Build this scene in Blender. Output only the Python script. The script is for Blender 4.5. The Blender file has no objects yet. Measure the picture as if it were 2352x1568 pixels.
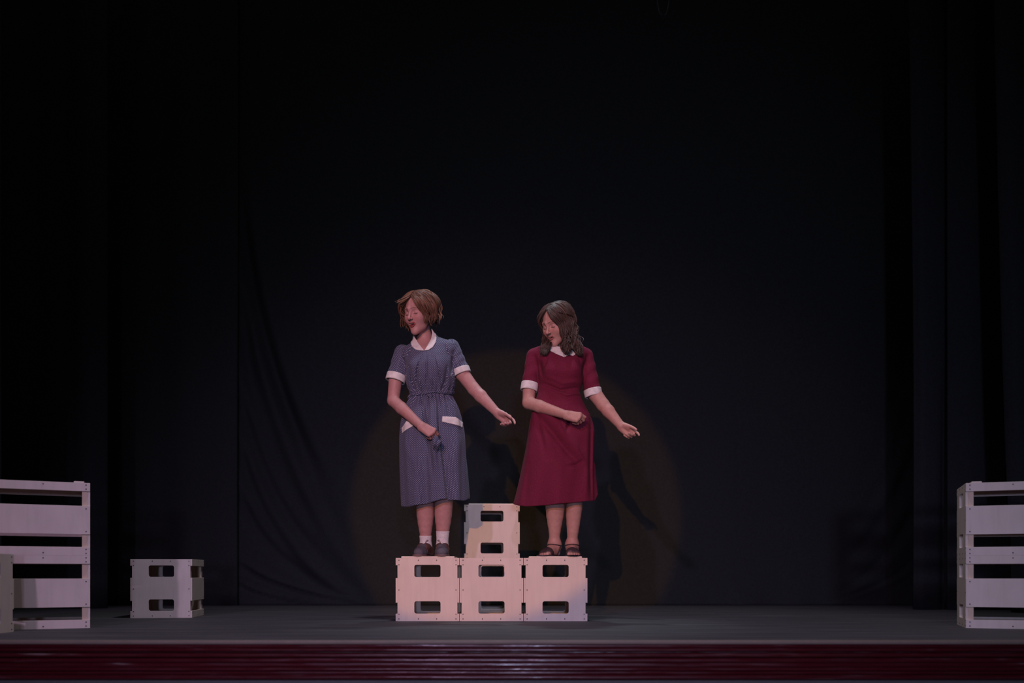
import bpy, bmesh, math, random
import numpy as np
from mathutils import Vector, Matrix

random.seed(7)
RNG = np.random.default_rng(11)
SC = bpy.context.scene
COL = SC.collection

# ------------------------------------------------------------------ camera
F = 2060.0            # focal length in pixels of the 2352 px wide frame
HZ = 1318.0           # image row of the horizon
EYE = 0.298           # camera height above the stage floor
cam_d = bpy.data.cameras.new('camera')
cam_d.sensor_width = 36.0
cam_d.lens = 36.0 * F / 2352.0
cam_d.shift_y = (HZ - 784.0) / 2352.0
cam_d.clip_end = 100
cam_d.dof.use_dof = True
cam_d.dof.focus_distance = 5.75
cam_d.dof.aperture_fstop = 1.1
cam = bpy.data.objects.new('camera', cam_d)
cam.location = (0, 0, EYE)
cam.rotation_euler = (math.radians(90), 0, 0)
COL.objects.link(cam)
SC.camera = cam

# ------------------------------------------------------------------ world
wd = bpy.data.worlds.new('dark_hall')
SC.world = wd
wd.use_nodes = True
wd.node_tree.nodes['Background'].inputs[0].default_value = (0.66, 0.66, 0.80, 1)
wd.node_tree.nodes['Background'].inputs[1].default_value = 0.085

# ------------------------------------------------------------------ lamps
def aim(o, target):
    d = Vector(target) - o.location
    o.rotation_euler = d.to_track_quat('-Z', 'Y').to_euler()

def spot(name, loc, target, watts, color, deg, blend, radius):
    l = bpy.data.lights.new(name, 'SPOT')
    l.energy = watts; l.color = color
    l.spot_size = math.radians(deg); l.spot_blend = blend
    l.shadow_soft_size = radius
    o = bpy.data.objects.new(name, l)
    o.location = loc
    aim(o, target)
    COL.objects.link(o)
    return o

spot('follow_spot', (-2.07, -8.6, 3.46), (0.02, 8.53, 0.875), 2800, (1.0, 0.41, 0.07), 10.5, 0.13, 0.05)
spot('wash_lamp_left', (-2.8, -5.0, 4.3), (-0.5, 5.6, 0.25), 1040, (0.82, 0.57, 1.02), 40, 1.0, 0.12)
spot('wash_lamp_right', (0.3, -5.0, 4.3), (0.1, 5.6, 0.25), 500, (0.82, 0.57, 1.02), 40, 1.0, 0.12)
spot('low_blue_lamp', (0.5, -8.0, 0.55), (0.9, 8.5, 0.7), 1250, (0.56, 0.63, 1.0), 38, 0.9, 0.30)
spot('top_light', (0.2, 7.6, 6.4), (0.12, 5.9, 1.6), 520, (0.70, 0.90, 1.0), 24, 1.0, 0.15)

spot('overhead_work_lamp', (0.0, 4.9, 6.8), (0.0, 4.9, 0.0), 480, (0.88, 0.88, 1.0), 80, 0.8, 0.25)

# ------------------------------------------------------------------ exposure
SC.view_settings.view_transform = 'Standard'
SC.view_settings.look = 'None'
SC.view_settings.exposure = 0.0
SC.view_settings.gamma = 1.0
SC.view_settings.use_curve_mapping = False
SC.cycles.use_denoising = True

# ------------------------------------------------------------------ helpers
def W(px, py, y):
    """point of the place seen at pixel (px, py), y metres in front of the camera"""
    return np.array([(px - 1176.0) * y / F, y, EYE + (HZ - py) * y / F])

def tag(o, label=None, cat=None, group=None, kind=None):
    if label: o['label'] = label
    if cat: o['category'] = cat
    if group: o['group'] = group
    if kind: o['kind'] = kind
    return o

def empty(name, loc, rz=0.0):
    o = bpy.data.objects.new(name, None)
    o.empty_display_size = 0.1
    o.location = loc
    o.rotation_euler = (0, 0, rz)
    COL.objects.link(o)
    return o

def link_mesh(name, me, mat, parent=None, loc=(0, 0, 0), rot=None):
    o = bpy.data.objects.new(name, me)
    if mat is not None and not me.materials:
        me.materials.append(mat)
    COL.objects.link(o)
    o.location = loc
    if rot: o.rotation_euler = rot
    if parent is not None:
        o.parent = parent
    return o

def mesh_np(name, verts, faces, smooth=True, color=None, uv=None):
    """verts (n,3), faces (m,3|4) numpy arrays -> mesh; color (n,3) and uv (n,2) point attributes"""
    me = bpy.data.meshes.new(name)
    verts = np.ascontiguousarray(verts, dtype=np.float32)
    faces = np.ascontiguousarray(faces, dtype=np.int32)
    k = faces.shape[1]
    me.vertices.add(len(verts))
    me.vertices.foreach_set('co', verts.ravel())
    me.loops.add(faces.size)
    me.loops.foreach_set('vertex_index', faces.ravel())
    me.polygons.add(len(faces))
    me.polygons.foreach_set('loop_start', np.arange(0, faces.size, k, dtype=np.int32))
    me.polygons.foreach_set('loop_total', np.full(len(faces), k, dtype=np.int32))
    me.polygons.foreach_set('use_smooth', np.full(len(faces), smooth, dtype=bool))
    if color is not None:
        a = me.attributes.new('tint', 'FLOAT_COLOR', 'POINT')
        c = np.ones((len(verts), 4), np.float32); c[:, :3] = color
        a.data.foreach_set('color', c.ravel())
    if uv is not None:
        a = me.attributes.new('cloth_uv', 'FLOAT_VECTOR', 'POINT')
        c = np.zeros((len(verts), 3), np.float32); c[:, :2] = uv
        a.data.foreach_set('vector', c.ravel())
    me.update(calc_edges=True)
    me.validate()
    return me

def bm_mesh(name, bm, smooth=False):
    me = bpy.data.meshes.new(name)
    bmesh.ops.recalc_face_normals(bm, faces=bm.faces)
    bm.to_mesh(me); bm.free()
    if smooth:
        for p in me.polygons: p.use_smooth = True
    return me

def bm_box(bm, x0, x1, y0, y1, z0, z1, bevel=0.0):
    vs = [bm.verts.new((x, y, z)) for x in (x0, x1) for y in (y0, y1) for z in (z0, z1)]
    q = [(0, 1, 3, 2), (4, 6, 7, 5), (0, 4, 5, 1), (2, 3, 7, 6), (0, 2, 6, 4), (1, 5, 7, 3)]
    fs = [bm.faces.new([vs[i] for i in f]) for f in q]
    if bevel > 0:
        es = list({e for f in fs for e in f.edges})
        bmesh.ops.bevel(bm, geom=es, offset=bevel, segments=1, affect='EDGES')

# ------------------------------------------------------------------ materials
def new_mat(name):
    m = bpy.data.materials.new(name)
    m.use_nodes = True
    nt = m.node_tree
    return m, nt, nt.nodes['Principled BSDF']

def N(nt, typ, **kw):
    n = nt.nodes.new(typ)
    for k, v in kw.items():
        setattr(n, k, v)
    return n

def ramp(nt, stops):
    r = N(nt, 'ShaderNodeValToRGB')
    e = r.color_ramp.elements
    while len(e) > 1: e.remove(e[-1])
    e[0].position = stops[0][0]; e[0].color = (*stops[0][1], 1)
    for p, c in stops[1:]:
        x = e.new(p); x.color = (*c, 1)
    return r

def plain(name, rgb, rough=0.6, spec=0.4, bump=0.0, scale=200.0, metal=0.0):
    m, nt, b = new_mat(name)
    b.inputs['Base Color'].default_value = (*rgb, 1)
    b.inputs['Roughness'].default_value = rough
    b.inputs['Specular IOR Level'].default_value = spec
    b.inputs['Metallic'].default_value = metal
    tc = N(nt, 'ShaderNodeTexCoord')
    no = N(nt, 'ShaderNodeTexNoise'); no.inputs['Scale'].default_value = scale
    nt.links.new(tc.outputs['Object'], no.inputs['Vector'])
    mx = N(nt, 'ShaderNodeMix', data_type='RGBA')
    mx.inputs[6].default_value = (*[c * 0.88 for c in rgb], 1)
    mx.inputs[7].default_value = (*[min(1, c * 1.12) for c in rgb], 1)
    nt.links.new(no.outputs['Fac'], mx.inputs[0])
    nt.links.new(mx.outputs[2], b.inputs['Base Color'])
    if bump > 0:
        bp = N(nt, 'ShaderNodeBump'); bp.inputs['Strength'].default_value = bump
        bp.inputs['Distance'].default_value = 0.002
        nt.links.new(no.outputs['Fac'], bp.inputs['Height'])
        nt.links.new(bp.outputs[0], b.inputs['Normal'])
    return m

def wood_mat(name, rgb):
    m, nt, b = new_mat(name)
    b.inputs['Roughness'].default_value = 0.55
    b.inputs['Specular IOR Level'].default_value = 0.25
    tc = N(nt, 'ShaderNodeTexCoord')
    oi = N(nt, 'ShaderNodeObjectInfo')
    ad = N(nt, 'ShaderNodeVectorMath', operation='ADD')
    ml = N(nt, 'ShaderNodeVectorMath', operation='SCALE'); ml.inputs['Scale'].default_value = 9.0
    cb = N(nt, 'ShaderNodeCombineXYZ')
    for k in range(3): nt.links.new(oi.outputs['Random'], cb.inputs[k])
    nt.links.new(cb.outputs[0], ml.inputs[0])
    nt.links.new(tc.outputs['Object'], ad.inputs[0]); nt.links.new(ml.outputs[0], ad.inputs[1])
    mp = N(nt, 'ShaderNodeMapping'); mp.inputs['Scale'].default_value = (26, 26, 3.0)
    nt.links.new(ad.outputs[0], mp.inputs[0])
    n1 = N(nt, 'ShaderNodeTexNoise'); n1.inputs['Scale'].default_value = 1.0; n1.inputs['Detail'].default_value = 5
    n1.inputs['Distortion'].default_value = 0.8
    nt.links.new(mp.outputs[0], n1.inputs['Vector'])
    n2 = N(nt, 'ShaderNodeTexNoise'); n2.inputs['Scale'].default_value = 7.0; n2.inputs['Detail'].default_value = 2
    nt.links.new(ad.outputs[0], n2.inputs['Vector'])
    c = rgb
    r1 = ramp(nt, [(0.25, tuple(x * 0.93 for x in c)), (0.5, c), (0.8, tuple(min(1, x * 1.04) for x in c))])
    nt.links.new(n1.outputs['Fac'], r1.inputs[0])
    r2 = ramp(nt, [(0.3, (0.93, 0.92, 0.91)), (0.7, (1, 1, 1))])
    nt.links.new(n2.outputs['Fac'], r2.inputs[0])
    mx = N(nt, 'ShaderNodeMix', data_type='RGBA', blend_type='MULTIPLY'); mx.inputs[0].default_value = 1.0
    nt.links.new(r1.outputs[0], mx.inputs[6]); nt.links.new(r2.outputs[0], mx.inputs[7])
    nt.links.new(mx.outputs[2], b.inputs['Base Color'])
    bp = N(nt, 'ShaderNodeBump'); bp.inputs['Strength'].default_value = 0.15; bp.inputs['Distance'].default_value = 0.001
    nt.links.new(n1.outputs['Fac'], bp.inputs['Height']); nt.links.new(bp.outputs[0], b.inputs['Normal'])
    return m

def cloth_mat(name, rgb, rough=0.95, scale=60.0, sheen=0.0):
    m, nt, b = new_mat(name)
    b.inputs['Roughness'].default_value = rough
    b.inputs['Specular IOR Level'].default_value = 0.08
    b.inputs['Sheen Weight'].default_value = sheen
    tc = N(nt, 'ShaderNodeTexCoord')
    no = N(nt, 'ShaderNodeTexNoise'); no.inputs['Scale'].default_value = scale; no.inputs['Detail'].default_value = 6
    nt.links.new(tc.outputs['Object'], no.inputs['Vector'])
    r = ramp(nt, [(0.3, tuple(c * 0.85 for c in rgb)), (0.7, tuple(c * 1.12 for c in rgb))])
    nt.links.new(no.outputs['Fac'], r.inputs[0])
    nt.links.new(r.outputs[0], b.inputs['Base Color'])
    n2 = N(nt, 'ShaderNodeTexNoise'); n2.inputs['Scale'].default_value = scale * 12
    nt.links.new(tc.outputs['Object'], n2.inputs['Vector'])
    bp = N(nt, 'ShaderNodeBump'); bp.inputs['Strength'].default_value = 0.2; bp.inputs['Distance'].default_value = 0.001
    nt.links.new(n2.outputs['Fac'], bp.inputs['Height']); nt.links.new(bp.outputs[0], b.inputs['Normal'])
    return m

M_PLY = wood_mat('birch_plywood', (0.68, 0.565, 0.49))
M_POST = wood_mat('pine_batten', (0.66, 0.50, 0.36))
M_SCREW = plain('dark_screw_heads', (0.035, 0.022, 0.022), 0.5, 0.5)
M_BACK = cloth_mat('black_wool_backdrop', (0.027, 0.028, 0.027))
M_LEG = cloth_mat('black_velvet_leg', (0.026, 0.027, 0.029), sheen=0.0)

# ------------------------------------------------------------------ stage floor
def floor_mat():
    m, nt, b = new_mat('dark_grey_stage_floor')
    b.inputs['Roughness'].default_value = 0.75
    b.inputs['Specular IOR Level'].default_value = 0.18
    tc = N(nt, 'ShaderNodeTexCoord')
    mp = N(nt, 'ShaderNodeMapping'); mp.inputs['Scale'].default_value = (0.6, 5.0, 1.0)
    nt.links.new(tc.outputs['Object'], mp.inputs[0])
    n1 = N(nt, 'ShaderNodeTexNoise'); n1.inputs['Scale'].default_value = 2.2; n1.inputs['Detail'].default_value = 7
    nt.links.new(mp.outputs[0], n1.inputs['Vector'])
    n2 = N(nt, 'ShaderNodeTexNoise'); n2.inputs['Scale'].default_value = 14; n2.inputs['Detail'].default_value = 5
    nt.links.new(mp.outputs[0], n2.inputs['Vector'])
    ad = N(nt, 'ShaderNodeMath', operation='MULTIPLY'); ad.inputs[1].default_value = 0.5
    nt.links.new(n2.outputs['Fac'], ad.inputs[0])
    a2 = N(nt, 'ShaderNodeMath', operation='ADD')
    nt.links.new(n1.outputs['Fac'], a2.inputs[0]); nt.links.new(ad.outputs[0], a2.inputs[1])
    r = ramp(nt, [(0.45, (0.050, 0.045, 0.048)), (0.75, (0.070, 0.064, 0.068)), (1.0, (0.10, 0.093, 0.096))])
    nt.links.new(a2.outputs[0], r.inputs[0])
    nt.links.new(r.outputs[0], b.inputs['Base Color'])
    bp = N(nt, 'ShaderNodeBump'); bp.inputs['Strength'].default_value = 0.3; bp.inputs['Distance'].default_value = 0.004
    nt.links.new(a2.outputs[0], bp.inputs['Height']); nt.links.new(bp.outputs[0], b.inputs['Normal'])
    return m

Y_EDGE = 4.03
bm = bmesh.new(); bm_box(bm, -7, 7, Y_EDGE, 10.5, -0.03, 0.0)
tag(link_mesh('floor', bm_mesh('floor', bm), floor_mat()), kind='structure')

M_WALL = plain('black_painted_wall', (0.012, 0.012, 0.013), 0.9, 0.1)
for nm, bx in (('wall_back', (-7, 7, 10.5, 10.6, -0.03, 7.2)), ('wall_left', (-7.1, -7, -12, 10.6, -1.0, 7.2)), ('wall_right', (7, 7.1, -12, 10.6, -1.0, 7.2))):
    bm = bmesh.new(); bm_box(bm, *bx)
    tag(link_mesh(nm, bm_mesh(nm, bm), M_WALL), kind='structure')

# ------------------------------------------------------------------ stage edge
def red_paint():
    m, nt, b = new_mat('worn_dark_red_gloss_paint')
    tc = N(nt, 'ShaderNodeTexCoord')
    oi = N(nt, 'ShaderNodeObjectInfo')
    cb = N(nt, 'ShaderNodeCombineXYZ')
    nt.links.new(oi.outputs['Random'], cb.inputs[0]); nt.links.new(oi.outputs['Random'], cb.inputs[2])
    sc = N(nt, 'ShaderNodeVectorMath', operation='SCALE'); sc.inputs['Scale'].default_value = 20
    nt.links.new(cb.outputs[0], sc.inputs[0])
    ad = N(nt, 'ShaderNodeVectorMath', operation='ADD')
    nt.links.new(tc.outputs['Object'], ad.inputs[0]); nt.links.new(sc.outputs[0], ad.inputs[1])
    mp = N(nt, 'ShaderNodeMapping'); mp.inputs['Scale'].default_value = (1.5, 14, 22)
    nt.links.new(ad.outputs[0], mp.inputs[0])
    n1 = N(nt, 'ShaderNodeTexNoise'); n1.inputs['Scale'].default_value = 2.4; n1.inputs['Detail'].default_value = 6
    nt.links.new(mp.outputs[0], n1.inputs['Vector'])
    r = ramp(nt, [(0.0, (0.035, 0.004, 0.006)), (0.62, (0.060, 0.007, 0.010)), (0.68, (0.085, 0.030, 0.032)), (0.76, (0.17, 0.125, 0.11))])
    nt.links.new(n1.outputs['Fac'], r.inputs[0])
    nt.links.new(r.outputs[0], b.inputs['Base Color'])
    n2 = N(nt, 'ShaderNodeTexNoise'); n2.inputs['Scale'].default_value = 3.5; n2.inputs['Detail'].default_value = 4
    nt.links.new(mp.outputs[0], n2.inputs['Vector'])
    r2 = ramp(nt, [(0.35, (0.16, 0.16, 0.16)), (0.65, (0.5, 0.5, 0.5))])
    nt.links.new(n2.outputs['Fac'], r2.inputs[0])
    nt.links.new(r2.outputs[0], b.inputs['Roughness'])
    b.inputs['Specular IOR Level'].default_value = 0.6
    bp = N(nt, 'ShaderNodeBump'); bp.inputs['Strength'].default_value = 0.5; bp.inputs['Distance'].default_value = 0.003
    nt.links.new(n2.outputs['Fac'], bp.inputs['Height']); nt.links.new(bp.outputs[0], b.inputs['Normal'])
    return m

M_RED = red_paint()
M_NOSE = plain('scuffed_beige_edging', (0.19, 0.150, 0.115), 0.6, 0.3, 0.3, 18)
M_GREY = plain('grey_hall_floor', (0.07, 0.075, 0.072), 0.7, 0.3, 0.2, 20)

def half_round(name, z_mid, h, depth, y_face, mat, parent):
    """a horizontal moulding with a rounded front running across the stage front"""
    bm = bmesh.new()
    n = 8
    prof = []
    for i in range(n + 1):
        a = -math.pi / 2 + math.pi * i / n
        prof.append((y_face - depth * math.cos(a), z_mid + 0.5 * h * math.sin(a)))
    prof += [(y_face + 0.02, z_mid + 0.5 * h), (y_face + 0.02, z_mid - 0.5 * h)]
    L = [bm.verts.new((-4.2, y, z)) for y, z in prof]
    R = [bm.verts.new((4.2, y, z)) for y, z in prof]
    m = len(prof)
    for i in range(m):
        j = (i + 1) % m
        bm.faces.new((L[i], L[j], R[j], R[i]))
    bm.faces.new(L); bm.faces.new(R)
    me = bm_mesh(name, bm)
    for p in me.polygons: p.use_smooth = len(p.vertices) == 4
    o = link_mesh(name, me, mat, parent)
    return o

bm = bmesh.new(); bm_box(bm, -4.2, 4.2, Y_EDGE + 0.005, Y_EDGE + 0.06, -0.33, -0.03)
apron = tag(link_mesh('trim_1', bm_mesh('apron', bm), M_RED), kind='structure')
def zrow(py, y=Y_EDGE): return EYE + (HZ - py) * y / F
half_round('edge_nosing', zrow(1474.3), zrow(1469.5) - zrow(1479), 0.006, Y_EDGE - 0.006, M_NOSE, apron)
for (pa, pb, d) in ((1479.5, 1487, 0.004), (1487, 1497, 0.014), (1498, 1510, 0.022), (1510, 1522, 0.010), (1522, 1531, 0.003),
                    (1531, 1541, 0.016), (1541, 1548, 0.005), (1548, 1561, 0.020)):
    half_round('moulding', zrow((pa + pb) / 2), zrow(pa) - zrow(pb), d, Y_EDGE, M_RED, apron)
half_round('base_batten', zrow(1566), zrow(1561.5) - zrow(1572), 0.012, Y_EDGE - 0.01, M_GREY, apron)
bm = bmesh.new(); bm_box(bm, -7, 7, -12, Y_EDGE + 0.01, -1.02, -1.0)
tag(link_mesh('trim_2', bm_mesh('hall_floor', bm), M_GREY), kind='structure')

# ------------------------------------------------------------------ curtains
def curtain(name, x0, x1, y, z0, z1, disp, mat, nx, nz, thick=0.01, xwarp=None):
    xs = np.linspace(x0, x1, nx); zs = np.linspace(z0, z1, nz)
    X, Z = np.meshgrid(xs, zs, indexing='ij')
    Yd = y + disp(X, Z)
    if xwarp is not None:
        X = xwarp(X, Z)
    v1 = np.stack([X, Yd, Z], -1).reshape(-1, 3)
    v2 = v1 + np.array([0, thick, 0])
    idx = np.arange(nx * nz).reshape(nx, nz)
    a, b, c, d = idx[:-1, :-1].ravel(), idx[1:, :-1].ravel(), idx[1:, 1:].ravel(), idx[:-1, 1:].ravel()
    f1 = np.stack([a, b, c, d], 1)
    o = nx * nz
    f2 = np.stack([d, c, b, a], 1) + o
    rim = np.concatenate([idx[:, 0], idx[-1, 1:], idx[-2::-1, -1], idx[0, -2:0:-1]])
    r2 = np.roll(rim, -1)
    f3 = np.stack([r2, rim, rim + o, r2 + o], 1)
    me = mesh_np(name, np.concatenate([v1, v2]), np.concatenate([f1, f2, f3]))
    return link_mesh(name, me, mat)

Y_BACK = 8.53
SB = F / Y_BACK
def pxx(px): return (px - 1176.0) / SB
def pyz(py): return EYE + (HZ - py) / SB

def gauss(d, w): return np.exp(-(d / w) ** 2)

def back_disp(X, Z):
    P = 1176 + X * SB; Q = HZ - (Z - EYE) * SB       # rows and columns of the cloth in units of the picture, for laying out its folds
    d = 0.010 * np.sin(X * 2.1 + 0.4) + 0.006 * np.sin(X * 5.3 + 1.0 + 0.3 * Z) + 0.004 * np.sin(X * 11.0 + 0.7 * np.sin(Z))
    # swags sweeping from the left seam down to the right
    for (q0, q1, p1, amp, w) in ((380, 1390, 880, .032, 13), (470, 1180, 800, .03, 12), (640, 1390, 850, .036, 13), (720, 1330, 790, .026, 11),
                                 (880, 1385, 840, .034, 13), (1000, 1380, 780, .026, 11), (1120, 1380, 800, .024, 12), (1290, 1392, 860, .020, 9),
                                 (1340, 1392, 760, .018, 7)):
        t = np.clip((Q - q0) / (q1 - q0), 0, 1)
        pc = 545 + (p1 - 545) * (0.35 * t + 0.65 * t ** 2.6)
        fade = np.clip(t * 6, 0, 1) * np.clip((1.0 - t) * 3, 0, 1) * (Q > q0)
        slope = 1.0 + 0.7 * t
        amp = amp * 1.7
        d = d + amp * fade * gauss(P - pc, w * slope) - 0.6 * amp * fade * gauss(P - pc - 1.9 * w * slope, 1.4 * w * slope)
    # mirrored folds pulling to the right edge
    for (q0, q1, p1, amp, w) in ((700, 1160, 1960, .016, 14), (860, 1250, 1930, .018, 13), (1020, 1330, 1900, .022, 14), (1160, 1380, 1900, .022, 12), (1280, 1388, 1880, .018, 9)):
        t = np.clip((Q - q0) / (q1 - q0), 0, 1)
        pc = 2100 + (p1 - 2100) * (0.35 * t + 0.65 * t ** 2.4)
        fade = np.clip(t * 6, 0, 1) * np.clip((1.0 - t) * 3, 0, 1) * (Q > q0)
        d = d + amp * fade * gauss(P - pc, w * (1 + .6 * t)) - 0.6 * amp * fade * gauss(P - pc - 2 * w, 1.4 * w)
    # soft diagonal drapes high in the middle
    for (pa, qa, pb, qb, amp, w) in ((1340, 560, 1290, 680, .010, 16), (1350, 600, 1330, 760, .008, 14), (1010, 820, 960, 900, .006, 14), (1690, 560, 1700, 1390, .006, 10), (930, 0, 920, 640, .004, 9)):
        t = np.clip((Q - qa) / (qb - qa), 0, 1)
        d = d + amp * gauss(P - (pa + (pb - pa) * t), w) * np.sin(np.pi * t)
    # puddled hem
    d = d + 0.012 * np.exp(-np.clip(Z, 0, 9) / 0.12) * np.sin(X * 9 + 2 * np.sin(X * 2.3))
    return d

cu = curtain('backdrop_curtain', pxx(545), pxx(2150), Y_BACK, 0.002, 6.6, back_disp, M_BACK, 380, 330)
tag(cu, 'wide black backdrop curtain with sagging folds behind the two women', 'curtain')

def side_disp(X, Z):
    return 0.014 * np.sin(X * 7 + 0.3 * Z) + 0.010 * np.sin(X * 15 + 1) + 0.012 * np.sin(0.8 * Z + X)
cu = curtain('backdrop_curtain', pxx(130), pxx(549), Y_BACK - 0.05, 0.002, 6.6, side_disp, M_BACK, 60, 50)
tag(cu, 'black backdrop panel hanging behind the lone crate on the left', 'curtain')

yl = 7.75
def lx(px): return (px - 1176) * yl / F
cu = curtain('leg_curtain', lx(-260), lx(240), yl, 0.002, 6.6, lambda X, Z: 0.03 * np.sin(X * 9) + 0.015 * np.sin(X * 21 + Z * 0.2) + 0.05 * np.exp(-((X - lx(240)) / 0.05) ** 2), M_LEG, 70, 30)
tag(cu, 'black leg curtain at the left, its edge beside the left crate stack', 'curtain')
yl2 = 6.6
cu = curtain('leg_curtain', (-160 - 1176) * yl2 / F, (5 - 1176) * yl2 / F, yl2, 0.002, 6.6, lambda X, Z: 0.02 * np.sin(X * 12), M_LEG, 30, 20)
tag(cu, 'black leg curtain at the far left margin, nearest to the left crate stack', 'curtain')

yr = 7.49
def rx(px): return (px - 1176) * yr / F
def leg_r(X, Z):
    t = (X - rx(2104)) / (rx(2200) - rx(2104))
    return 0.16 * np.clip(t, 0, 9) ** 2 * 0.6 + 0.03 * np.exp(-((t - 0.75) / 0.10) ** 2) * np.clip((2.2 - Z) / 1.0, 0, 1) + 0.05 * np.exp(-(t / 0.10) ** 2)
cu = curtain('leg_curtain', rx(2104), rx(2240), yr, 0.002, 6.6, leg_r, M_LEG, 50, 40,
             xwarp=lambda X, Z: X + 0.012 * np.sin(Z * 0.8) - 0.016 * Z * 0.3)
tag(cu, 'tall narrow dark curtain strip standing left of the right crate stack', 'curtain')
yq = 7.46
def qx(px): return (px - 1176) * yq / F
cu = curtain('leg_curtain', qx(2178), qx(2420), yq, 0.002, 6.6, lambda X, Z: 0.012 * np.sin(X * 16), M_LEG, 40, 20)
tag(cu, 'black curtain in the gap behind the right crate stack', 'curtain')
yf = 6.9
def fx(px): return (px - 1176) * yf / F
def flare(X, Z):
    zt = np.clip((Z - 0.7) / 4.4, -0.2, 1.2)
    return X - (40.0 * yf / F) * (0.25 * zt + 0.75 * np.sqrt(np.clip(zt, 0, 2)))
cu = curtain('leg_curtain', fx(2328), fx(2600), yf, 0.002, 6.6, lambda X, Z: 0.02 * np.sin(X * 14) + 0.05 * np.exp(-((X - fx(2328)) / 0.04) ** 2), M_LEG, 40, 40, xwarp=flare)
tag(cu, 'dark curtain at the far right margin with a slanting edge above the crate stack', 'curtain')

# thin cord loop hanging at the top of the picture
def tube(pts, r, seg=6, closed=False, cap=True):
    """swept tube; r scalar or array -> verts, quads"""
    P = np.asarray(pts, float); n = len(P)
    r = np.full(n, r) if np.isscalar(r) else np.asarray(r, float)
    T = np.gradient(P, axis=0); T /= np.linalg.norm(T, axis=1)[:, None] + 1e-12
    ref = np.array([0.31, 0.17, 0.93]) if abs(T[0] @ np.array([0.31, 0.17, 0.93])) < 0.9 else np.array([1.0, 0, 0])
    u = np.cross(T, ref); u /= np.linalg.norm(u, axis=1)[:, None] + 1e-12
    v = np.cross(T, u)
    a = np.arange(seg) * 2 * np.pi / seg
    V = P[:, None, :] + r[:, None, None] * (np.cos(a)[None, :, None] * u[:, None, :] + np.sin(a)[None, :, None] * v[:, None, :])
    V = V.reshape(-1, 3)
    i = np.arange(n - 1)[:, None] * seg; j = np.arange(seg)[None, :]
    k = (j + 1) % seg
    Q = np.stack([i + j, i + k, i + k + seg, i + j + seg], -1).reshape(-1, 4)
    return V, Q

def merge(parts):
    V, Q, o = [], [], 0
    for v, q in parts:
        V.append(v); Q.append(q + o); o += len(v)
    return np.concatenate(V), np.concatenate(Q)

t = np.linspace(-1, 1, 25)
ya = 8.3
cp = np.stack([[W(1523 + 15 * np.sign(k) * min(1, abs(k) ** 0.6 * 1.05), 34 - 60 * abs(k) ** 2.2, ya) for k in t]], 0)[0]
V, Q = tube(cp, 0.0035)
tag(link_mesh('hanging_cord', mesh_np('cord', V, Q), plain('grey_cord', (0.10, 0.10, 0.11))), 'thin grey cord loop hanging in front of the backdrop at the top edge', 'cord')

# ------------------------------------------------------------------ crates
TH = 0.012
def rounded_rect(cx, cz, w, h, r, n=4):
    pts = []
    for (sx, sz, a0) in ((1, 1, 0), (-1, 1, 90), (-1, -1, 180), (1, -1, 270)):
        for i in range(n + 1):
            a = math.radians(a0 + 90 * i / n)
            pts.append((cx + sx * (w / 2 - r) + r * math.cos(a), cz + sz * (h / 2 - r) + r * math.sin(a)))
    return pts

def end_panel_mesh(w, h, slots):
    """square plywood end with two handle slots, in the xz plane, thickness along y from 0 to TH"""
    bm = bmesh.new()
    loops = [[(-w / 2, 0), (w / 2, 0), (w / 2, h), (-w / 2, h)]] + slots
    edges = []
    for lp in loops:
        vs = [bm.verts.new((x, 0, z)) for x, z in lp]
        edges += [bm.edges.new((vs[i], vs[(i + 1) % len(vs)])) for i in range(len(vs))]
    bmesh.ops.triangle_fill(bm, use_beauty=True, use_dissolve=False, edges=edges)
    # remove faces that fell inside the slots
    def inside(p, lp):
        c = False
        for i in range(len(lp)):
            (x1, z1), (x2, z2) = lp[i], lp[i - 1]
            if (z1 > p[1]) != (z2 > p[1]) and p[0] < (x2 - x1) * (p[1] - z1) / (z2 - z1) + x1: c = not c
        return c
    dead = [f for f in bm.faces if any(inside((f.calc_center_median().x, f.calc_center_median().z), lp) for lp in slots)]
    bmesh.ops.delete(bm, geom=dead, context='FACES')
    r = bmesh.ops.extrude_face_region(bm, geom=list(bm.faces))
    bmesh.ops.translate(bm, verts=[v for v in r['geom'] if isinstance(v, bmesh.types.BMVert)], vec=(0, TH, 0))
    return bm_mesh('end_panel', bm)

def slat_mesh(L, z0, z1):
    bm = bmesh.new(); bm_box(bm, 0, TH, 0, L, z0, z1, 0.001)
    return bm_mesh('slat', bm)

def box_mesh(name, *a, bevel=0.001):
    bm = bmesh.new(); bm_box(bm, *a, bevel)
    return bm_mesh(name, bm)

CH = 0.400                        # crate height
CW = 0.3795                        # width of the end panel between the slats
ZS = ((CH - 0.046, CH), (CH - 0.2835, CH - 0.127), (0.0, 0.047))
def slots_for(w):
    return [rounded_rect(0, CH - 0.082, 0.166, 0.078, 0.013), rounded_rect(0, 0.087, 0.166, 0.078, 0.013)]

ME = {}
def screw_disc(bm, x, y, z, nrm, r=0.0040):
    ax = Vector(nrm)
    m = Matrix.Translation((x, y, z)) @ ax.to_track_quat('Z', 'Y').to_matrix().to_4x4()
    bmesh.ops.create_cone(bm, cap_ends=True, segments=8, radius1=r, radius2=r * 0.85, depth=0.0016, matrix=m)

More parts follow.
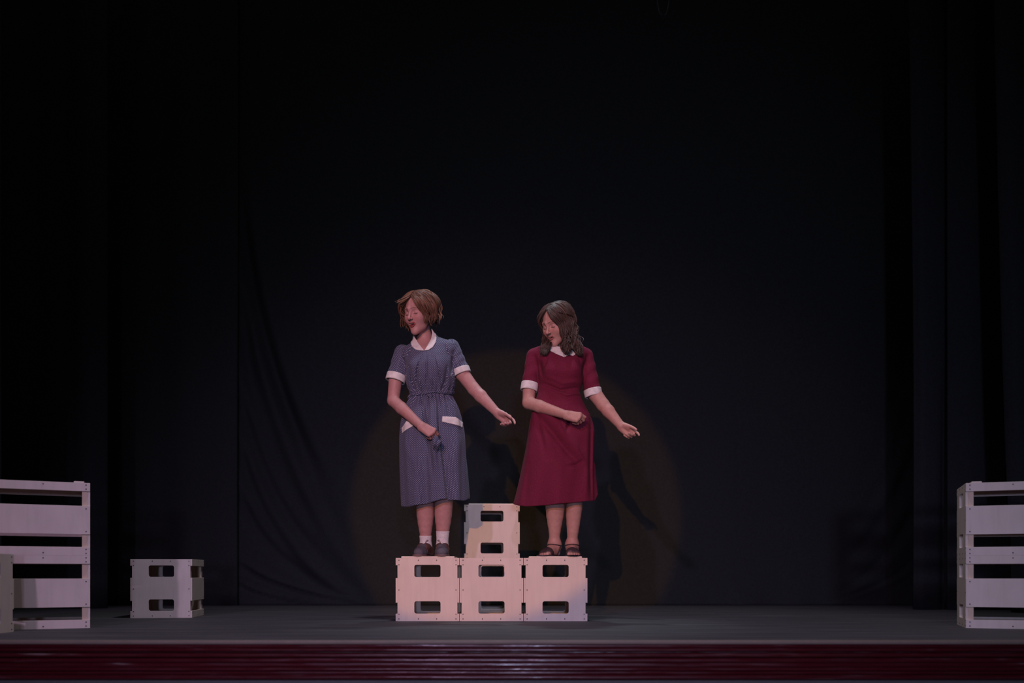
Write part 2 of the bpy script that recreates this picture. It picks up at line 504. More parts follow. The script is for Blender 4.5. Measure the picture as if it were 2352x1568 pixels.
def crate(L, loc, rz, label, lid, group, cat='crate', name='wooden_crate', sx=1.0):
    """plywood crate: end panels face local -y and +y, slats run along local y"""
    root = empty(name, loc, rz)
    tag(root, label, cat, group)
    key = ('c', L, lid)
    if key not in ME:
        d = {}
        d['end'] = end_panel_mesh(CW, CH, slots_for(CW))
        d['slats'] = [slat_mesh(L, a, b) for a, b in ZS]
        d['post'] = box_mesh('post', -0.014, 0.014, -0.014, 0.014, 0.0, CH - TH)
        d['top'] = box_mesh('top', -CW / 2, CW / 2, TH, L - TH, CH - TH, CH)
        d['base'] = box_mesh('base', -CW / 2, CW / 2, TH, L - TH, 0.012, 0.012 + TH)
        if lid == 'board':
            bm = bmesh.new(); bm_box(bm, -CW / 2 + 0.020, CW / 2 - 0.020, 0.026, L - 0.026, CH, CH + 0.011, 0.003)
            d['lid'] = bm_mesh('lid', bm)
        elif lid == 'cleats':
            bm = bmesh.new(); bm_box(bm, -CW / 2 + 0.030, CW / 2 - 0.002, -0.026, 0.026, CH, CH + 0.009, 0.002)
            d['lid'] = bm_mesh('cleat', bm)
        bm = bmesh.new()
        for yy, nn in ((-0.0004, (0, -1, 0)), (L + 0.0004, (0, 1, 0))):
            for s in (-1, 1):
                for z in (0.014, 0.043, 0.125, 0.200, CH - 0.046, CH - 0.014) if False else (0.014, 0.044, 0.197, CH - 0.043, CH - 0.014):
                    screw_disc(bm, s * (CW / 2 - 0.009), yy, z, nn)
                for z in (0.014, CH - 0.014):
                    screw_disc(bm, s * 0.058, yy, z, nn)
        for s in (-1, 1):
            xx = s * (CW / 2 + TH + 0.0004)
            for yy in (0.02, L - 0.02):
                for z in (0.012, 0.034, CH - 0.2835 + 0.016, CH - 0.127 - 0.016, CH - 0.034, CH - 0.012):
                    screw_disc(bm, xx, yy, z, (s, 0, 0))
            k = max(2, int(round(L / 0.23)))
            for i in range(1, k):
                for z in (0.014, CH - 0.014):
                    screw_disc(bm, xx, L * i / k, z, (s, 0, 0))
        d['screws'] = bm_mesh('screws', bm)
        ME[key] = d
    d = ME[key]
    link_mesh('end_panel', d['end'], M_PLY, root)
    link_mesh('end_panel', d['end'], M_PLY, root, (0, L - TH, 0))
    for s in (-1, 1):
        for me in d['slats']:
            link_mesh('side_slat', me, M_PLY, root, (CW / 2 if s > 0 else -CW / 2 - TH, 0, 0))
        for yy in (TH + 0.014, L - TH - 0.014):
            link_mesh('corner_post', d['post'], M_POST, root, (s * (CW / 2 - 0.014), yy, 0))
    link_mesh('top_board', d['top'], M_PLY, root)
    link_mesh('base_board', d['base'], M_PLY, root)
    if lid == 'board':
        link_mesh('raised_lid', d['lid'], M_PLY, root)
    elif lid == 'cleats':
        for yy in (0.055, L - 0.055):
            link_mesh('stacking_cleat', d['lid'], M_PLY, root, (0, yy, 0))
    o = link_mesh('screw_heads', d['screws'], M_SCREW, root); o['kind'] = 'stuff'
    return root

D0 = 5.685
def xat(px, y): return (px - 1176.0) * y / F
G1 = 'square plywood crates of the central pyramid'
PITCH = 147.0
crate(0.40, (xat(981.8, D0), D0, 0), 0, 'pale plywood crate under the woman in the blue dotted dress', 'board', G1)
crate(0.40, (xat(1129.0, D0), D0, 0), 0, 'pale plywood crate in the middle of the front row, between those carrying the women', 'none', G1)
crate(0.40, (xat(1276.2, D0), D0, 0), 0, 'pale plywood crate under the woman in the burgundy dress', 'board', G1)
DB = 6.50
crate(0.40, (xat(1131.5, DB), DB, 0), math.radians(2.2), 'plywood crate hidden behind the middle front crate, glimpsed through its slots', 'none', G1)
crate(0.40, (xat(1130.0, DB), DB, CH), math.radians(2.6), 'topmost plywood crate of the pyramid, standing between the two women', 'board', G1)
# lone crate on the left
DL = 6.10
sl = F / DL
crate(0.40, (xat(370.5, DL), DL, 0), math.radians(8.0), 'grey plywood crate standing alone on the stage left of the women', 'none', 'square crates apart from the pyramid')
# crate at the left margin: an end panel faces right
crate(0.40, (-2.575, 4.435, 0), math.radians(90), 'crate cut off by the left margin in front of the left stack', 'none', 'square crates apart from the pyramid')
# stacks of long crates: the slatted long side faces the hall
LONG = 0.92
def long_stack(corner_px, y, rot, side):
    for k in range(2):
        c = np.array([(corner_px - 1176) * y / F, y])
        u = np.array([math.cos(rot), math.sin(rot)])        # along the long front, to the right
        n = np.array([-u[1], u[0]])                         # away from the hall
        # local y of the crate runs along the front, local +x faces the hall
        # local +x = towards hall = -n ; local y = u
        ang = math.atan2(-n[1], -n[0])
        start = c - u * LONG if side == 'left' else c
        o = start + n * (CW / 2 + TH)
        where = ('upper' if k else 'lower')
        crate(LONG, (o[0], o[1], CH * k + 0.0), ang, where + ' long slatted crate of the stack at the ' + side + ' edge of the picture',
              'cleats' if k else 'none', 'long slatted crates stacked at both sides', name='long_crate')
long_stack(207, 4.95, math.radians(25.8), 'left')
long_stack(2218.5, 4.95, math.radians(-20), 'right')

# ================================================================== signed-distance modelling kit
def axis(lo, hi, coarse, fine=()):
    """grid coordinates from lo to hi: coarse spacing, finer inside the given (a, b, step) ranges"""
    out = [lo]; x = lo
    while x < hi:
        s = coarse
        for a, b, st in fine:
            if a <= x <= b: s = min(s, st)
            elif x < a < x + s: s = max(a - x, st)
        x += s; out.append(x)
    return np.array(out, np.float32)

def smin(a, b, k):
    if k <= 0: return np.minimum(a, b)
    h = np.maximum(k - np.abs(a - b), 0) / k
    return np.minimum(a, b) - h * h * (k * 0.25)

def smax(a, b, k): return -smin(-a, -b, k)

def sstep(a, b, x):
    t = np.clip((x - a) / (b - a), 0, 1)
    return t * t * (3 - 2 * t)

def cone(X, Y, Z, a, b, ra, rb):
    dx, dy, dz = (float(b[i] - a[i]) for i in range(3))
    L2 = dx * dx + dy * dy + dz * dz + 1e-12
    px, py, pz = X - float(a[0]), Y - float(a[1]), Z - float(a[2])
    t = np.clip((px * dx + py * dy + pz * dz) / L2, 0, 1)
    return np.sqrt((px - t * dx) ** 2 + (py - t * dy) ** 2 + (pz - t * dz) ** 2) - (ra + (rb - ra) * t)

def ball(X, Y, Z, c, r):
    return np.sqrt((X - float(c[0])) ** 2 + (Y - float(c[1])) ** 2 + (Z - float(c[2])) ** 2) - r

def ell(X, Y, Z, c, r):
    px, py, pz = (X - float(c[0])), (Y - float(c[1])), (Z - float(c[2]))
    k0 = np.sqrt((px / r[0]) ** 2 + (py / r[1]) ** 2 + (pz / r[2]) ** 2)
    k1 = np.sqrt((px / r[0] ** 2) ** 2 + (py / r[1] ** 2) ** 2 + (pz / r[2] ** 2) ** 2)
    return k0 * (k0 - 1.0) / np.maximum(k1, 1e-6)

def poly2(x, z, pts):
    """signed distance to a polygon in the plane"""
    pts = [(float(a), float(b)) for a, b in pts]
    d = np.full(np.broadcast(x, z).shape, 1e9, np.float32)
    s = np.ones(d.shape, np.float32)
    n = len(pts)
    for i in range(n):
        (ax, az), (bx, bz) = pts[i], pts[i - 1]
        ex, ez = bx - ax, bz - az
        wx, wz = x - ax, z - az
        t = np.clip((wx * ex + wz * ez) / (ex * ex + ez * ez + 1e-12), 0, 1)
        d = np.minimum(d, (wx - ex * t) ** 2 + (wz - ez * t) ** 2)
        c1 = z >= az; c2 = z < bz; c3 = ex * wz > ez * wx
        flip = (c1 & c2 & c3) | (~c1 & ~c2 & ~c3)
        s = np.where(flip, -s, s)
    return s * np.sqrt(d)

class Field:
    def __init__(self, xs, ys, zs):
        self.ax = [np.asarray(a, np.float32) for a in (xs, ys, zs)]
        self.F = np.full([len(a) for a in self.ax], 1.0, np.float32)
    def sl(self, lo, hi):
        r = []
        for i in range(3):
            a = max(0, int(np.searchsorted(self.ax[i], lo[i])) - 1)
            b = min(len(self.ax[i]), int(np.searchsorted(self.ax[i], hi[i])) + 1)
            r.append(slice(a, max(a, b)))
        return tuple(r)
    def coords(self, s=None):
        s = s or (slice(None),) * 3
        return (self.ax[0][s[0]][:, None, None], self.ax[1][s[1]][None, :, None], self.ax[2][s[2]][None, None, :])
    def op(self, fn, lo, hi, how):
        s = self.sl(lo, hi)
        if any(q.stop <= q.start for q in s): return
        v = fn(*self.coords(s)).astype(np.float32)
        self.F[s] = how(self.F[s], np.broadcast_to(v, self.F[s].shape))
    def add(self, fn, lo, hi, k=0.0): self.op(fn, lo, hi, lambda a, b: smin(a, b, k))
    def cut(self, fn, lo, hi, k=0.0): self.op(fn, lo, hi, lambda a, b: smax(a, -b, k))
    def cone(self, a, b, ra, rb, k=0.0):
        m = max(ra, rb) + k + 0.02
        self.add(lambda X, Y, Z: cone(X, Y, Z, a, b, ra, rb), np.minimum(a, b) - m, np.maximum(a, b) + m, k)
    def chain(self, pts, rs, k0=0.0, k=0.01):
        for i in range(len(pts) - 1):
            self.cone(pts[i], pts[i + 1], rs[i], rs[i + 1], k0 if i == 0 else k)
    def ball(self, c, r, k=0.0): self.cone(c, c, r, r, k)
    def mesh(self):
        """surface nets"""
        F = self.F
        B = F < 0
        nx, ny, nz = F.shape
        c = B[:-1, :-1, :-1].astype(np.uint8)
        tot = np.zeros((nx - 1, ny - 1, nz - 1), np.uint8)
        for i in (0, 1):
            for j in (0, 1):
                for k in (0, 1):
                    tot += B[i:nx - 1 + i, j:ny - 1 + j, k:nz - 1 + k]
        act = np.argwhere((tot > 0) & (tot < 8))
        del c
        I, J, K = act.T
        vid = np.full(tot.shape, -1, np.int32); vid[I, J, K] = np.arange(len(I))
        val = {}
        for i in (0, 1):
            for j in (0, 1):
                for k in (0, 1):
                    val[i, j, k] = F[I + i, J + j, K + k]
        acc = np.zeros((len(I), 3), np.float64); cnt = np.zeros(len(I))
        for d in range(3):
            o = [q for q in range(3) if q != d]
            for u in (0, 1):
                for v in (0, 1):
                    p0 = [0, 0, 0]; p0[o[0]] = u; p0[o[1]] = v
                    p1 = list(p0); p1[d] = 1
                    f0, f1 = val[tuple(p0)], val[tuple(p1)]
                    m = (f0 < 0) != (f1 < 0)
                    t = np.where(m, f0 / np.where(m, f0 - f1, 1), 0)
                    acc[m, d] += t[m]; acc[m, o[0]] += u; acc[m, o[1]] += v
                    cnt[m] += 1
        acc /= cnt[:, None]
        V = np.empty_like(acc)
        for d, ii in enumerate((I, J, K)):
            a = self.ax[d].astype(np.float64)
            V[:, d] = a[ii] + acc[:, d] * (a[ii + 1] - a[ii])
        Q = []
        for d in range(3):
            e1, e2 = [q for q in range(3) if q != d]
            s0 = [slice(None)] * 3; s1 = [slice(None)] * 3
            s0[d] = slice(0, -1); s1[d] = slice(1, None)
            for q in (e1, e2):
                s0[q] = slice(1, -1); s1[q] = slice(1, -1)
            b0, b1 = B[tuple(s0)], B[tuple(s1)]
            p = np.argwhere(b0 != b1)
            if len(p) == 0: continue
            inside0 = b0[tuple(p.T)]
            p = p.copy(); p[:, e1] += 1; p[:, e2] += 1
            def at(u, v):
                q = p.copy(); q[:, e1] -= u; q[:, e2] -= v
                return vid[q[:, 0], q[:, 1], q[:, 2]]
            a, b, c2, e = at(1, 1), at(0, 1), at(0, 0), at(1, 0)
            quad = np.stack([a, b, c2, e], 1)
            flip = inside0 if d == 1 else ~inside0
            quad[flip] = quad[flip][:, ::-1]
            Q.append(quad)
        return V, np.concatenate(Q)

def relax(V, Q, it=1, lam=0.5):
    """a little Laplacian smoothing to take the grid out of the surface"""
    for _ in range(it):
        acc = np.zeros_like(V); n = np.zeros(len(V))
        for a, b in ((0, 1), (1, 2), (2, 3), (3, 0)):
            for p, q in ((Q[:, a], Q[:, b]), (Q[:, b], Q[:, a])):
                for d in range(3): acc[:, d] += np.bincount(p, V[q, d], len(V))
                n += np.bincount(p, minlength=len(V))
        V = V + lam * (acc / np.maximum(n, 1)[:, None] - V)
    return V

def pchip(xs, ys, n=2048):
    """smooth monotone lookup table through the points"""
    xs = np.asarray(xs, float); ys = np.asarray(ys, float)
    o = np.argsort(xs); xs, ys = xs[o], ys[o]
    h = np.diff(xs); dl = np.diff(ys) / h
    m = np.zeros(len(xs))
    m[0], m[-1] = dl[0], dl[-1]
    for i in range(1, len(xs) - 1):
        if dl[i - 1] * dl[i] > 0:
            w1, w2 = 2 * h[i] + h[i - 1], h[i] + 2 * h[i - 1]
            m[i] = (w1 + w2) / (w1 / dl[i - 1] + w2 / dl[i])
    g = np.linspace(xs[0], xs[-1], n)
    i = np.clip(np.searchsorted(xs, g) - 1, 0, len(xs) - 2)
    t = (g - xs[i]) / h[i]
    y = (2 * t ** 3 - 3 * t ** 2 + 1) * ys[i] + (t ** 3 - 2 * t ** 2 + t) * h[i] * m[i] + (-2 * t ** 3 + 3 * t ** 2) * ys[i + 1] + (t ** 3 - t ** 2) * h[i] * m[i + 1]
    y = y.astype(np.float32)
    x0, k = float(xs[0]), float((n - 1) / (xs[-1] - xs[0]))
    return lambda q: y[np.clip(((q - x0) * k).astype(np.int32), 0, n - 1)]

def rot_head(yaw, pitch, roll):
    a, p, r = (math.radians(v) for v in (yaw, pitch, roll))
    Rx = np.array([[1, 0, 0], [0, math.cos(p), -math.sin(p)], [0, math.sin(p), math.cos(p)]])
    Rz = np.array([[math.cos(a), -math.sin(a), 0], [math.sin(a), math.cos(a), 0], [0, 0, 1]])
    Ry = np.array([[math.cos(r), 0, -math.sin(r)], [0, 1, 0], [math.sin(r), 0, math.cos(r)]])
    return Ry @ Rz @ Rx

# ------------------------------------------------------------------ head (local frame: -y is the face, +z the crown)
UPPER = [(-.0275, -.0800, -.0535), (-.019, -.0890, -.0553), (-.008, -.0960, -.0560), (0, -.0968, -.0572), (.008, -.0960, -.0560), (.019, -.0890, -.0553), (.0275, -.0800, -.0535)]
LOWER = [(-.0265, -.0800, -.0545), (-.019, -.0875, -.0612), (-.009, -.0930, -.0672), (0, -.0942, -.0688), (.009, -.0930, -.0672), (.019, -.0875, -.0612), (.0265, -.0800, -.0545)]
def lips(X, Y, Z, pts, r, openness=0.0):
    d = None
    for i in range(len(pts) - 1):
        a, b = np.array(pts[i], float), np.array(pts[i + 1], float)
        if openness:
            a[2] -= openness * (1 - (a[0] / .0255) ** 2); b[2] -= openness * (1 - (b[0] / .0255) ** 2)
        q = cone(X, Y, Z, a, b, r if i else r * .55, r if i < len(pts) - 2 else r * .55)
        d = q if d is None else smin(d, q, .003)
    return d

def head_sdf(X, Y, Z, opn):
    aX = np.abs(X)
    f = smin(ell(X, Y, Z, (0, .018, .033), (.073, .092, .081)), ell(X, Y, Z, (0, -.024, -.028), (.0615, .066, .086)), .04)
    f = smin(f, ell(X, Y, Z, (0, -.036, -.074 - opn * .4), (.045, .046, .040)), .03)
    f = smin(f, ball(X, Y, Z, (0, -.079, -.1035 - opn * .8), .0170), .026)
    f = smin(f, cone(aX, Y, Z, (.010, -.072, -.100 - opn * .7), (.048, -.004, -.064), .012, .012), .020)     # jaw line
    f = smin(f, ball(aX, Y, Z, (.037, -.056, -.028), .0275), .028)          # cheeks
    f = smin(f, cone(aX, Y, Z, (.008, -.079, .021), (.040, -.066, .024), .0115, .010), .018)   # brow ridge
    f = smax(f, -ball(aX, Y, Z, (.0315, -.0925, .004), .0165), .016)         # eye sockets
    f = smin(f, ball(aX, Y, Z, (.0315, -.0675, .0025), .0138), .004)         # closed lids
    f = smin(f, cone(X, Y, Z, (0, -.083, .016), (0, -.108, -.025), .0065, .0085), .012)
    f = smin(f, ball(X, Y, Z, (0, -.1095, -.0275), .0095), .006)
    f = smin(f, ball(aX, Y, Z, (.0115, -.099, -.0305), .0068), .006)
    f = smax(f, -ball(aX, Y, Z, (.0065, -.105, -.0385), .0035), .003)        # nostrils
    f = smin(f, lips(X, Y, Z, UPPER, .0029), .005)
    f = smin(f, lips(X, Y, Z, LOWER, .0035, opn), .005)
    mid = -.0610 - opn * .45
    mo = ell(X, Y, Z, (0, -.098, mid + .0012), (.0200, .016, .0022 + opn * .58))
    f = smax(f, -mo, .002)
    f = smin(f, cone(X, Y, Z, (-.013, -.082, -.0585), (.013, -.082, -.0585), .0045, .0045), 0)      # upper teeth
    ear = ell(aX, Y, Z, (.077, .012, -.005), (.010, .019, .031))
    return smin(f, ear, .01)

def head_tint(P, skin, hair_dark, lip, opn):
    x, y, z = P.T
    ax = np.abs(x)
    C = np.tile(np.array(skin, float), (len(P), 1))
    def mixin(w, c):
        C[:] = C * (1 - w[:, None]) + np.array(c) * w[:, None]
    front = y < -.03
    # warmer cheeks and nose tip
    mixin(0.30 * np.exp(-(((ax - .038) / .020) ** 2 + ((z + .026) / .018) ** 2)) * front, np.array(skin) * (1.05, .68, .70))
    mixin(0.20 * np.exp(-((x / .012) ** 2 + ((z + .028) / .012) ** 2)) * front, np.array(skin) * (1.02, .72, .72))
    # lips
    xx, yy, zz = x[:, None, None], y[:, None, None], z[:, None, None]
    du = lips(xx, yy, zz, UPPER, .0029)[:, 0, 0]; dl = lips(xx, yy, zz, LOWER, .0035, opn)[:, 0, 0]
    mixin(sstep(.0018, .0002, np.minimum(du, dl)) * front, lip)
    mid = -.0610 - opn * .45
    inm = (((x / .0210) ** 2 + ((z - mid - .0012) / (.0028 + opn * .60)) ** 2) < 1) & (y > -.0912) & front
    mixin(inm * 1.0, (0.10, 0.012, 0.015))
    teeth = inm & (z > -.0630) & (y < -.072)
    mixin(teeth * 0.9, (0.62, 0.50, 0.47))
    # lash line and lid crease
    ex = (ax - .0315)
    zl = -.0068 + 10.0 * ex ** 2 - .04 * ex
    w = sstep(.0026, .0010, np.abs(z - zl)) * (np.abs(ex) < .0145) * front
    mixin(w * .95, np.array(hair_dark) * .35)
    zc = .0135 - 14.0 * ex ** 2
    mixin(sstep(.0024, .0004, np.abs(z - zc)) * (np.abs(ex) < .013) * front * .35, np.array(skin) * .45)
    # eyebrows
    t = (ax - .012) / .036
    zb = .0265 + .0045 * np.sin(np.clip(t, 0, 1) * 2.9) - .0035 * np.clip(t, 0, 1)
    w = sstep(.0040, .0018, np.abs(z - zb) * (1 + .6 * np.clip(t, 0, 1))) * (t > -.05) * (t < 1.05) * front
    mixin(w * .8, hair_dark)
    return C

# ------------------------------------------------------------------ hand
def hand(fld, wrist, fwd, thumbside, back, size, curls, fan=0.10, thumb=(38, 20, 25)):
    """palm, four fingers and a thumb; curls = bend of (knuckle, middle, tip) of each finger, index first, in degrees"""
    u = np.array(fwd, float); u /= np.linalg.norm(u)
    n = np.array(back, float); n -= u * (n @ u); n /= np.linalg.norm(n)
    t = np.array(thumbside, float); t -= u * (t @ u); t -= n * (t @ n); t /= np.linalg.norm(t)
    s = size
    P = lambda a, b, c: np.array(wrist) + s * (a * u + b * t + c * n)
    offs = (.0265, .0090, -.0085, -.0250)
    base = (.083, .087, .083, .075)
    for o, bl in zip(offs, base):
        fld.cone(P(.0, o * .55, 0), P(bl, o, .002), .0150 * s, .0112 * s, .014 * s)
    fld.cone(P(.02, .018, -.010), P(.052, .022, -.012), .0125 * s, .0125 * s, .014 * s)
    fld.cone(P(.02, -.016, -.008), P(.062, -.022, -.008), .0105 * s, .0095 * s, .014 * s)
    lens = ((.041, .025, .021), (.045, .029, .022), (.041, .027, .021), (.033, .020, .019))
    rads = (.0088, .0091, .0086, .0076)
    tips = []
    for i, (o, bl) in enumerate(zip(offs, base)):
        p = P(bl, o, .001); ang = 0.0
        sp = fan * (1.4 - i)
        for j, (L, c) in enumerate(zip(lens[i], curls[i])):
            ang += math.radians(c)
            d = math.cos(ang) * (u * math.cos(sp) + t * math.sin(sp)) - math.sin(ang) * n
            q = p + d * L * s
            r0, r1 = rads[i] * (1 - .09 * j) * s, rads[i] * (1 - .09 * (j + 1)) * s
            fld.cone(p, q, r0, r1, .0025 * s if j else .006 * s)
            p = q
        tips.append(p)
    a0, a1, a2 = (math.radians(v) for v in thumb)
    p = P(.022, .024, -.010)
    ang = a0; dn = .30
    for L, r0, r1, k in ((.042, .0132, .0108, .012), (.031, .0104, .0092, .003), (.024, .0092, .0078, .002)):
        d = math.cos(ang) * u + math.sin(ang) * t - dn * n; d /= np.linalg.norm(d)
        q = p + d * L * s; fld.cone(p, q, r0 * s, r1 * s, k * s)
        p = q; ang -= a1; dn += math.sin(a2)
    tips.append(p)
    return tips

# ------------------------------------------------------------------ hair strands
def strand_tubes(paths, radii, tints, seg=6):
    parts, cols = [], []
    for p, r, c in zip(paths, radii, tints):
        n = len(p)
        s = np.linspace(0, 1, n)
        prof = r * np.clip(np.minimum(s * 14 + .25, (1 - s) * 10 + .12), 0, 1)
        V, Q = tube(p, prof, seg)
        parts.append((V, Q)); cols.append(np.tile(c, (len(V), 1)))
    V, Q = merge(parts)
    return V, Q, np.concatenate(cols)

def slerp(a, b, t):
    w = math.acos(max(-1, min(1, float(a @ b))))
    if w < 1e-4: return np.tile(a, (len(t), 1))
    return (np.sin((1 - t) * w)[:, None] * a + np.sin(t * w)[:, None] * b) / math.sin(w)

# ------------------------------------------------------------------ cloth and skin materials
def tint_mat(name, rough, spec, sss=0.0, coat=0.0, bump=0.0, bscale=400.0):
    m, nt, b = new_mat(name)
    at = N(nt, 'ShaderNodeAttribute', attribute_name='tint')
    tc = N(nt, 'ShaderNodeTexCoord')
    no = N(nt, 'ShaderNodeTexNoise'); no.inputs['Scale'].default_value = bscale * .2; no.inputs['Detail'].default_value = 4
    nt.links.new(tc.outputs['Object'], no.inputs['Vector'])
    r = ramp(nt, [(0.3, (0.93, 0.90, 0.90)), (0.7, (1.04, 1.04, 1.04))])
    nt.links.new(no.outputs['Fac'], r.inputs[0])
    mx = N(nt, 'ShaderNodeMix', data_type='RGBA', blend_type='MULTIPLY'); mx.inputs[0].default_value = 1
    nt.links.new(at.outputs['Color'], mx.inputs[6]); nt.links.new(r.outputs[0], mx.inputs[7])
    nt.links.new(mx.outputs[2], b.inputs['Base Color'])
    b.inputs['Roughness'].default_value = rough
    b.inputs['Specular IOR Level'].default_value = spec
    if sss:
        b.inputs['Subsurface Weight'].default_value = sss
        b.inputs['Subsurface Radius'].default_value = (1.0, 0.35, 0.2)
        b.inputs['Subsurface Scale'].default_value = 0.006
    if bump:
        n2 = N(nt, 'ShaderNodeTexNoise'); n2.inputs['Scale'].default_value = bscale
        nt.links.new(tc.outputs['Object'], n2.inputs['Vector'])
        bp = N(nt, 'ShaderNodeBump'); bp.inputs['Strength'].default_value = bump; bp.inputs['Distance'].default_value = .001
        nt.links.new(n2.outputs['Fac'], bp.inputs['Height']); nt.links.new(bp.outputs[0], b.inputs['Normal'])
    return m

def dotted_mat(name, ground, dot, pitch=0.0098, rad=0.18):
    """woven cloth printed with a diagonal lattice of small dots"""
    m, nt, b = new_mat(name)
    b.inputs['Roughness'].default_value = 0.85
    b.inputs['Specular IOR Level'].default_value = 0.15
    b.inputs['Sheen Weight'].default_value = 0.08
    at = N(nt, 'ShaderNodeAttribute', attribute_name='cloth_uv')
    mp = N(nt, 'ShaderNodeMapping')
    mp.inputs['Rotation'].default_value = (0, 0, math.radians(45))
    mp.inputs['Scale'].default_value = (1 / pitch,) * 3
    nt.links.new(at.outputs['Vector'], mp.inputs[0])
    fr = N(nt, 'ShaderNodeVectorMath', operation='FRACTION'); nt.links.new(mp.outputs[0], fr.inputs[0])
    su = N(nt, 'ShaderNodeVectorMath', operation='SUBTRACT'); su.inputs[1].default_value = (.5, .5, 0)
    nt.links.new(fr.outputs[0], su.inputs[0])
    mu = N(nt, 'ShaderNodeVectorMath', operation='MULTIPLY'); mu.inputs[1].default_value = (1, 1, 0)
    nt.links.new(su.outputs[0], mu.inputs[0])
    ln = N(nt, 'ShaderNodeVectorMath', operation='LENGTH'); nt.links.new(mu.outputs[0], ln.inputs[0])
    r = ramp(nt, [(rad - .04, dot), (rad + .05, ground)])
    nt.links.new(ln.outputs['Value'], r.inputs[0])
    nt.links.new(r.outputs[0], b.inputs['Base Color'])
    return m

# ================================================================== the two women
Y0 = 5.86
ZTOP = CH + 0.011         # top of the crate lids they stand on
def w(px, py, dy=0.0): return W(px, py, Y0 + dy)
def zz(py): return EYE + (HZ - py) * Y0 / F
def xx(px): return (px - 1176.0) * Y0 / F

def fobj(name, fld, mat, parent, base, tint=None, uv=None, smooth=1, label=None):
    V, Q = fld.mesh()
    if smooth: V = relax(V, Q, smooth)
    c = tint(V) if tint is not None else None
    u = uv(V) if uv is not None else None
    o = link_mesh(name, mesh_np(name, V - np.array(base), Q, True, c, u), mat, parent)
    if label: o['label'] = label
    return o

def ridge(X, Z, pts, wd):
    """0..1 profile along a crease line given in the xz plane, fading at its ends"""
    best = None
    n = len(pts) - 1
    for i in range(n):
        (ax, az), (bx, bz) = pts[i], pts[i + 1]
        ex, ez = bx - ax, bz - az
        t = np.clip(((X - ax) * ex + (Z - az) * ez) / (ex * ex + ez * ez), 0, 1)
        d2 = (X - ax - ex * t) ** 2 + (Z - az - ez * t) ** 2
        g = np.exp(-d2 / wd ** 2) * np.sin(np.pi * np.clip(((i + t) / n) * .92 + .04, 0, 1)) ** .6
        best = g if best is None else np.maximum(best, g)
    return best

class Torso:
    """the dress from hem to shoulders as one lofted closed form with its folds"""
    def __init__(s, rows, tilt, tilt_x, z_w, z_s, folds, pw=2.25):
        zs = [zz(r[0]) for r in rows]
        s.cx = pchip(zs, [xx((r[1] + r[2]) / 2) for r in rows])
        s.a = pchip(zs, [(r[2] - r[1]) / 2 * Y0 / F for r in rows])
        s.b = pchip(zs, [r[3] for r in rows])
        s.cy = pchip(zs, [Y0 + r[4] for r in rows])
        s.tilt, s.tx, s.zw, s.zs, s.folds, s.pw = tilt, tilt_x, z_w, z_s, folds, pw
    def frame(s, X, Y, Z):
        Zs = Z - s.tilt * (X - s.tx) * sstep(s.zw, s.zs, Z)
        a, b = s.a(Zs), s.b(Zs)
        dx = (X - s.cx(Zs)) / a; dy = (Y - s.cy(Zs)) / b
        return dx, dy, a, b
    def __call__(s, X, Y, Z):
        dx, dy, a, b = s.frame(X, Y, Z)
        p = s.pw
        r = (np.abs(dx) ** p + np.abs(dy) ** p) ** (1 / p)
        g = np.sqrt((dx / a) ** 2 + (dy / b) ** 2) / np.maximum(np.sqrt(dx * dx + dy * dy), 1e-4)
        d = (r - 1) / np.maximum(g, 1e-3)
        th = np.arctan2(dx * a, -dy * b)
        return d - s.folds(X, Y, Z, th)
    def front_y(s, x, z):
        X, Z = np.array([[[x]]]), np.array([[[z]]])
        dx, dy, a, b = s.frame(X, np.zeros_like(X), Z)
        q = max(0.0, 1 - abs(float(dx[0, 0, 0])) ** s.pw) ** (1 / s.pw)
        return float(s.cy(Z)[0, 0, 0] - b[0, 0, 0] * q), abs(float(dx[0, 0, 0]))
    def uv(s, V):
        dx, dy, a, b = s.frame(V[:, 0], V[:, 1], V[:, 2])
        th = np.arctan2(dx * a, -dy * b)
        return np.stack([th * (a + b) * .55, V[:, 2]], 1)

def tube_uv(V, a, b):
    ax = (b - a) / np.linalg.norm(b - a)
    d = V - a; t = d @ ax
    q = d - t[:, None] * ax
    e1 = np.cross(ax, [0, 1, 0]); e1 /= np.linalg.norm(e1); e2 = np.cross(ax, e1)
    return np.stack([np.arctan2(q @ e1, -(q @ e2)) * .056, t], 1), t, np.linalg.norm(q, axis=1)

def cuff_obj(name, c0, c1, r0, r1, arm_r, mat, parent, base):
    lo = np.minimum(c0, c1) - .09; hi = np.maximum(c0, c1) + .09
    f = Field(axis(lo[0], hi[0], .0022), axis(lo[1], hi[1], .0026), axis(lo[2], hi[2], .0022))
    ax = (c1 - c0) / np.linalg.norm(c1 - c0)
    L = np.linalg.norm(c1 - c0)
    def fn(X, Y, Z):
        px, py, pz = X - c0[0], Y - c0[1], Z - c0[2]
        t = px * ax[0] + py * ax[1] + pz * ax[2]
        r = np.sqrt(np.maximum(px * px + py * py + pz * pz - t * t, 0))
        R = r0 + (r1 - r0) * np.clip(t / L, 0, 1)
        body = smax(r - R, np.maximum(-t, t - L), .006)
        return np.maximum(body, -(r - R + .007))
    f.add(fn, lo, hi)
    return fobj(name, f, mat, parent, base, smooth=1)

def cuff_on(S, r, mat, parent, base, before, after):
    a, b = S
    ax = (b - a) / np.linalg.norm(b - a)
    cuff_obj('cuff', b - ax * before, b + ax * after, r + .0050, r + .0045, 0, mat, parent, base)

